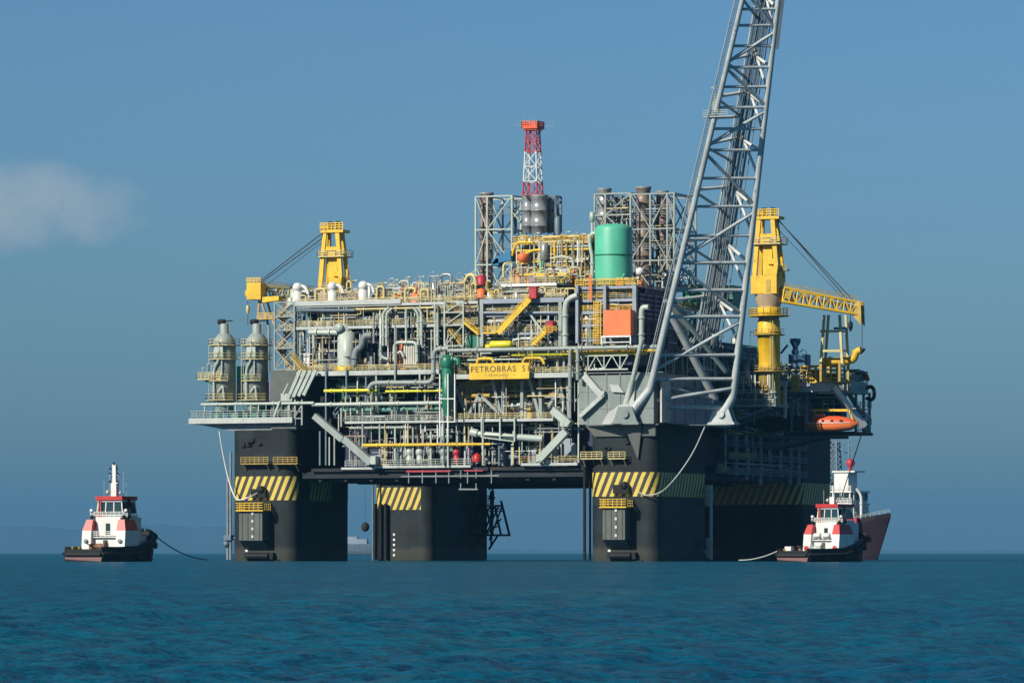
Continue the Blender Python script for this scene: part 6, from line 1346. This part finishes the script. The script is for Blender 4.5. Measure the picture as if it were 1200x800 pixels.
    if variant:
        for ch in t.children:
            if ch.name.split('.')[0] not in ('hull', 'bulwark', 'fender', 'bollard', 'tyre_stack', 'deck_gear'): ch.location.x += 3.4
        tpart(t, 'deck_box', 'white', lambda m: m.box((-12.6, 1.6, 1.95), (-11.2, 3.4, 3.6)), bevel=.08)
    return t
tg1 = tug(134, 905, math.radians(21), 'red and white tugboat with a tall white mast, alone on open water at the left', .97)
tg2 = tug(967, 885, math.radians(36), 'white tugboat with red funnel tops beside the right-hand leg, a dark ship behind it', .84, 1)
def ship(px, D, phi):
    t = thing('supply_ship', 'dark purple-hulled supply ship with a white bridge, half hidden behind the right-hand tugboat', 'ship', tuple(at(px, D)), heading(phi), local=True)
    S_ = [(-.5, 5.8, -3, 4.2), (-.3, 6.4, -4, 4.4), (0, 6.5, -4, 4.8), (.15, 6.4, -4, 5.6), (.28, 6.0, -4, 7.6), (.38, 4.8, -3.6, 9.2), (.46, 2.8, -2.6, 10.2), (.52, .4, -.2, 10.9)]
    h = tpart(t, 'hull', 'shiphull', lambda m: hull_loft(m, 52, S_, [(0, 0), (.3, .1), (.5, .3), (.7, .6), (1, 1)], 3.6))
    tpart(h, 'bulwark', 'shiphull', lambda m: [m.slab([V((a_[0]*52, sy*(a_[1]-.1), a_[3])), V((b_[0]*52, sy*(b_[1]-.1), b_[3])), V((b_[0]*52, sy*(b_[1]-.05), b_[3]+1.1)), V((a_[0]*52, sy*(a_[1]-.05), a_[3]+1.1))], (0, -sy*.15, 0)) for a_, b_ in zip(S_[3:], S_[4:]) for sy in (-1, 1)])
    tpart(h, 'hawse_pipe', 'rubber', lambda m: m.lathe((21.5, -3.4, 6.2), [(.3, 0), (.8, 0), (.8, .4), (.3, .4)], 12, (.35, -1, 0)))
    tpart(h, 'fender', 'rubber', lambda m: m.lathe((15, -5.6, 3.6), [(.5, 0), (1.3, 0), (1.3, .6), (.5, .6)], 12, (0, -1, 0)))
    tpart(h, 'deck_rail', 'pale', lambda m: m.rail([(a_[0]*52, -(a_[1]-.2), a_[3]+1.1) for a_ in S_[4:]], .9, .06, 1.2, 2))
    sh = tpart(t, 'superstructure', 'white', lambda m: (m.box((7, -5.2, 5), (19.4, 5.2, 11.0)), m.box((7.6, -5.0, 11.0), (18.6, 5.0, 14.2)), m.box((7.2, -5.6, 14.2), (18.8, 5.6, 14.5)), m.box((9, -5.2, 14.5), (18.2, 5.2, 15.3)), [m.beam((x, y, 15.3), (x, y, 17.2), .35) for x in (9.1, 11.3, 13.6, 15.8, 18.1) for y in (-5.1, -2.6, 0, 2.6, 5.1)], m.box((8.6, -5.6, 17.2), (18.7, 5.6, 17.7)), m.box((13.2, -4.2, 17.7), (17.2, 1.0, 22.4)), m.box((12.8, -4.6, 22.4), (19.2, 1.4, 22.8))))
    tpart(sh, 'window', 'glass', lambda m: m.box((9.2, -5.02, 15.3), (18.02, 5.02, 17.2)))
    for z in (8.4, 12.2):
        for x in (8.6, 10.6, 12.6, 14.6, 16.6): tpart(sh, 'window', 'glass', lambda m: m.box((x, -5.06 if z > 11 else -5.26, z), (x + .8, -4.99 if z > 11 else -5.19, z + .9)))
    tpart(sh, 'guard_rail', 'white', lambda m: (m.rail([(7.3, -5.5, 14.5), (18.7, -5.5, 14.5)], 1.2, .07, 1), m.rail([(8.8, -5.5, 17.7), (18.5, -5.5, 17.7)], 1.2, .07, 1), m.rail([(7.2, -5.1, 11.0), (19.3, -5.1, 11.0), (19.3, 5.1, 11.0)], 1.2, .07, 1)))
    tpart(sh, 'ladder', 'pale', lambda m: (m.beam((7.6, -5.4, 14.3), (9.2, -5.4, 17.6), .2), m.beam((10.5, -5.5, 11.2), (8.4, -5.5, 14.3), .2), m.beam((18.9, -4.5, 11), (18.9, -4.5, 17.4), .25), m.beam((19.2, -2.5, 11), (18.9, -4.4, 17.4), .2)))
    tpart(t, 'funnel', 'pale', lambda m: m.lathe((8.6, -2.4, 14.4), [(1.0, 0), (1.0, 9), (.85, 9.4)], 14))
    def lm(m):
        cx_, cy_ = 10.6, 1.5
        q4 = lambda k: [(cx_ + sx * (1.5 - k * .06), cy_ + sy * (1.5 - k * .06), 17.7 + k * 1.3) for sx, sy in ((-1, -1), (1, -1), (1, 1), (-1, 1))]
        for k in range(10):
            A_, B_2 = q4(k), q4(k + 1)
            for i in range(4):
                m.beam(A_[i], B_2[i], .34); m.beam(A_[i], A_[(i+1) % 4], .2); m.beam(A_[i], B_2[(i+1) % 4], .18)
        m.beam((cx_ - 2.6, cy_, 28.5), (cx_ + 2.6, cy_, 28.5), .25); m.beam((cx_ - 2, cy_, 30.4), (cx_ + 2, cy_, 30.4), .2)
    tpart(t, 'lattice_mast', 'bluesteel', lm)
    tpart(t, 'signal_mast', 'bluesteel', lambda m: (m.beam((14, 3, 17.7), (14, 3, 30.5), .3), [m.beam((12.6, 3, z), (15.4, 3, z), .2) for z in (23, 25.4, 27.6, 29.6)]))
    tpart(t, 'satellite_dome', 'crimson', lambda m: (m.sphere((16.6, -1.6, 24.8), 1.15, 14), m.tube([(16.6, -1.6, 22.7), (16.6, -1.6, 24)], .5)))
    tpart(t, 'deck_crane', 'white', lambda m: m.pipe([(20.6, -3.6, 9), (20.6, -3.6, 16.5), (19.6, -4.4, 18.2)], .38))
    wn = tpart(t, 'winch', 'crimson', lambda m: (m.box((6.6, -6.1, 5), (12, -5.35, 9.6)), m.lathe((13.4, -6.2, 8.8), [(1.5, 0), (1.5, .3), (.8, .35), (.8, 3), (1.5, 3.1), (1.5, 3.4)], 14, (1, 0, 0)), m.beam((12, -5.9, 9), (18.4, -5.8, 11.6), .7), m.box((17.6, -6.0, 8), (20.4, -4, 10.8)), m.tube([(8, -6, 9.6), (9.5, -6, 12.4), (11.5, -6, 9.6)], .35)))
    tpart(wn, 'drum', 'red', lambda m: m.lathe((7.6, -6.3, 11.0), [(.9, 0), (.9, .2), (.5, .25), (.5, 1.6), (.9, 1.65), (.9, 1.85)], 12, (1, 0, 0)))
    return t
ship(932, 1150, math.radians(120))
def at3(px, py, D):
    v = at(px, D); v.z = CZ + (HZ - py) / FPX * D; return v
rope('towing_line', 'dark towing line dipping from the left tugboat bow into the water', [at3(184, 629, 912), at3(243, 655.5, 930)], .12, 'ropedark', 1.0)
rope('towing_line', 'pale towing line from the stern of the right tugboat to the nearest leg', [at3(912, 645, 880), at3(866, 656, 895)], .13, 'rope', .5)
rope('hanging_line', 'thin line hanging from the lifeboat deck down to the supply ship', [p(1010, 508, YS + 1), at3(997, 548, 1040), at3(985, 585, 1120)], .12, 'ropedark')
# far ship glimpsed between the two left-hand legs, hanging fender
t = thing('far_ship', 'tiny pale ship on the horizon seen between the two left-hand legs', 'ship', tuple(at(425, 3600)), heading(math.radians(95)), local=True)
tpart(t, 'hull', 'bluesteel', lambda m: hull_loft(m, 90, [(-.5, 6, -3, 9), (-.3, 8, -3, 9), (.3, 8, -3, 9), (.5, .5, -1, 11)], HP))  # blue-grey colours paint distance haze onto hull and superstructure
tpart(t, 'superstructure', 'bluepanel', lambda m: (m.box((-22, -6, 9), (4, 6, 13)), m.box((-16, -5, 13), (-4, 5, 15)), m.box((18, -4, 9), (24, 4, 11.5))))
t = thing('hanging_fender', 'black ball fender hanging in the gap between the two left-hand legs', 'fender', tuple(p(428, 617, 60)))
c = p(428, 617, 60)
tpart(t, 'ball', 'rubber', lambda m: m.sphere(c, .95, 12, 1.15)); tpart(t, 'rope', 'ropedark', lambda m: m.tube([c + V((0, 0, 1)), (c.x, c.y, 16.8)], .06, 5))
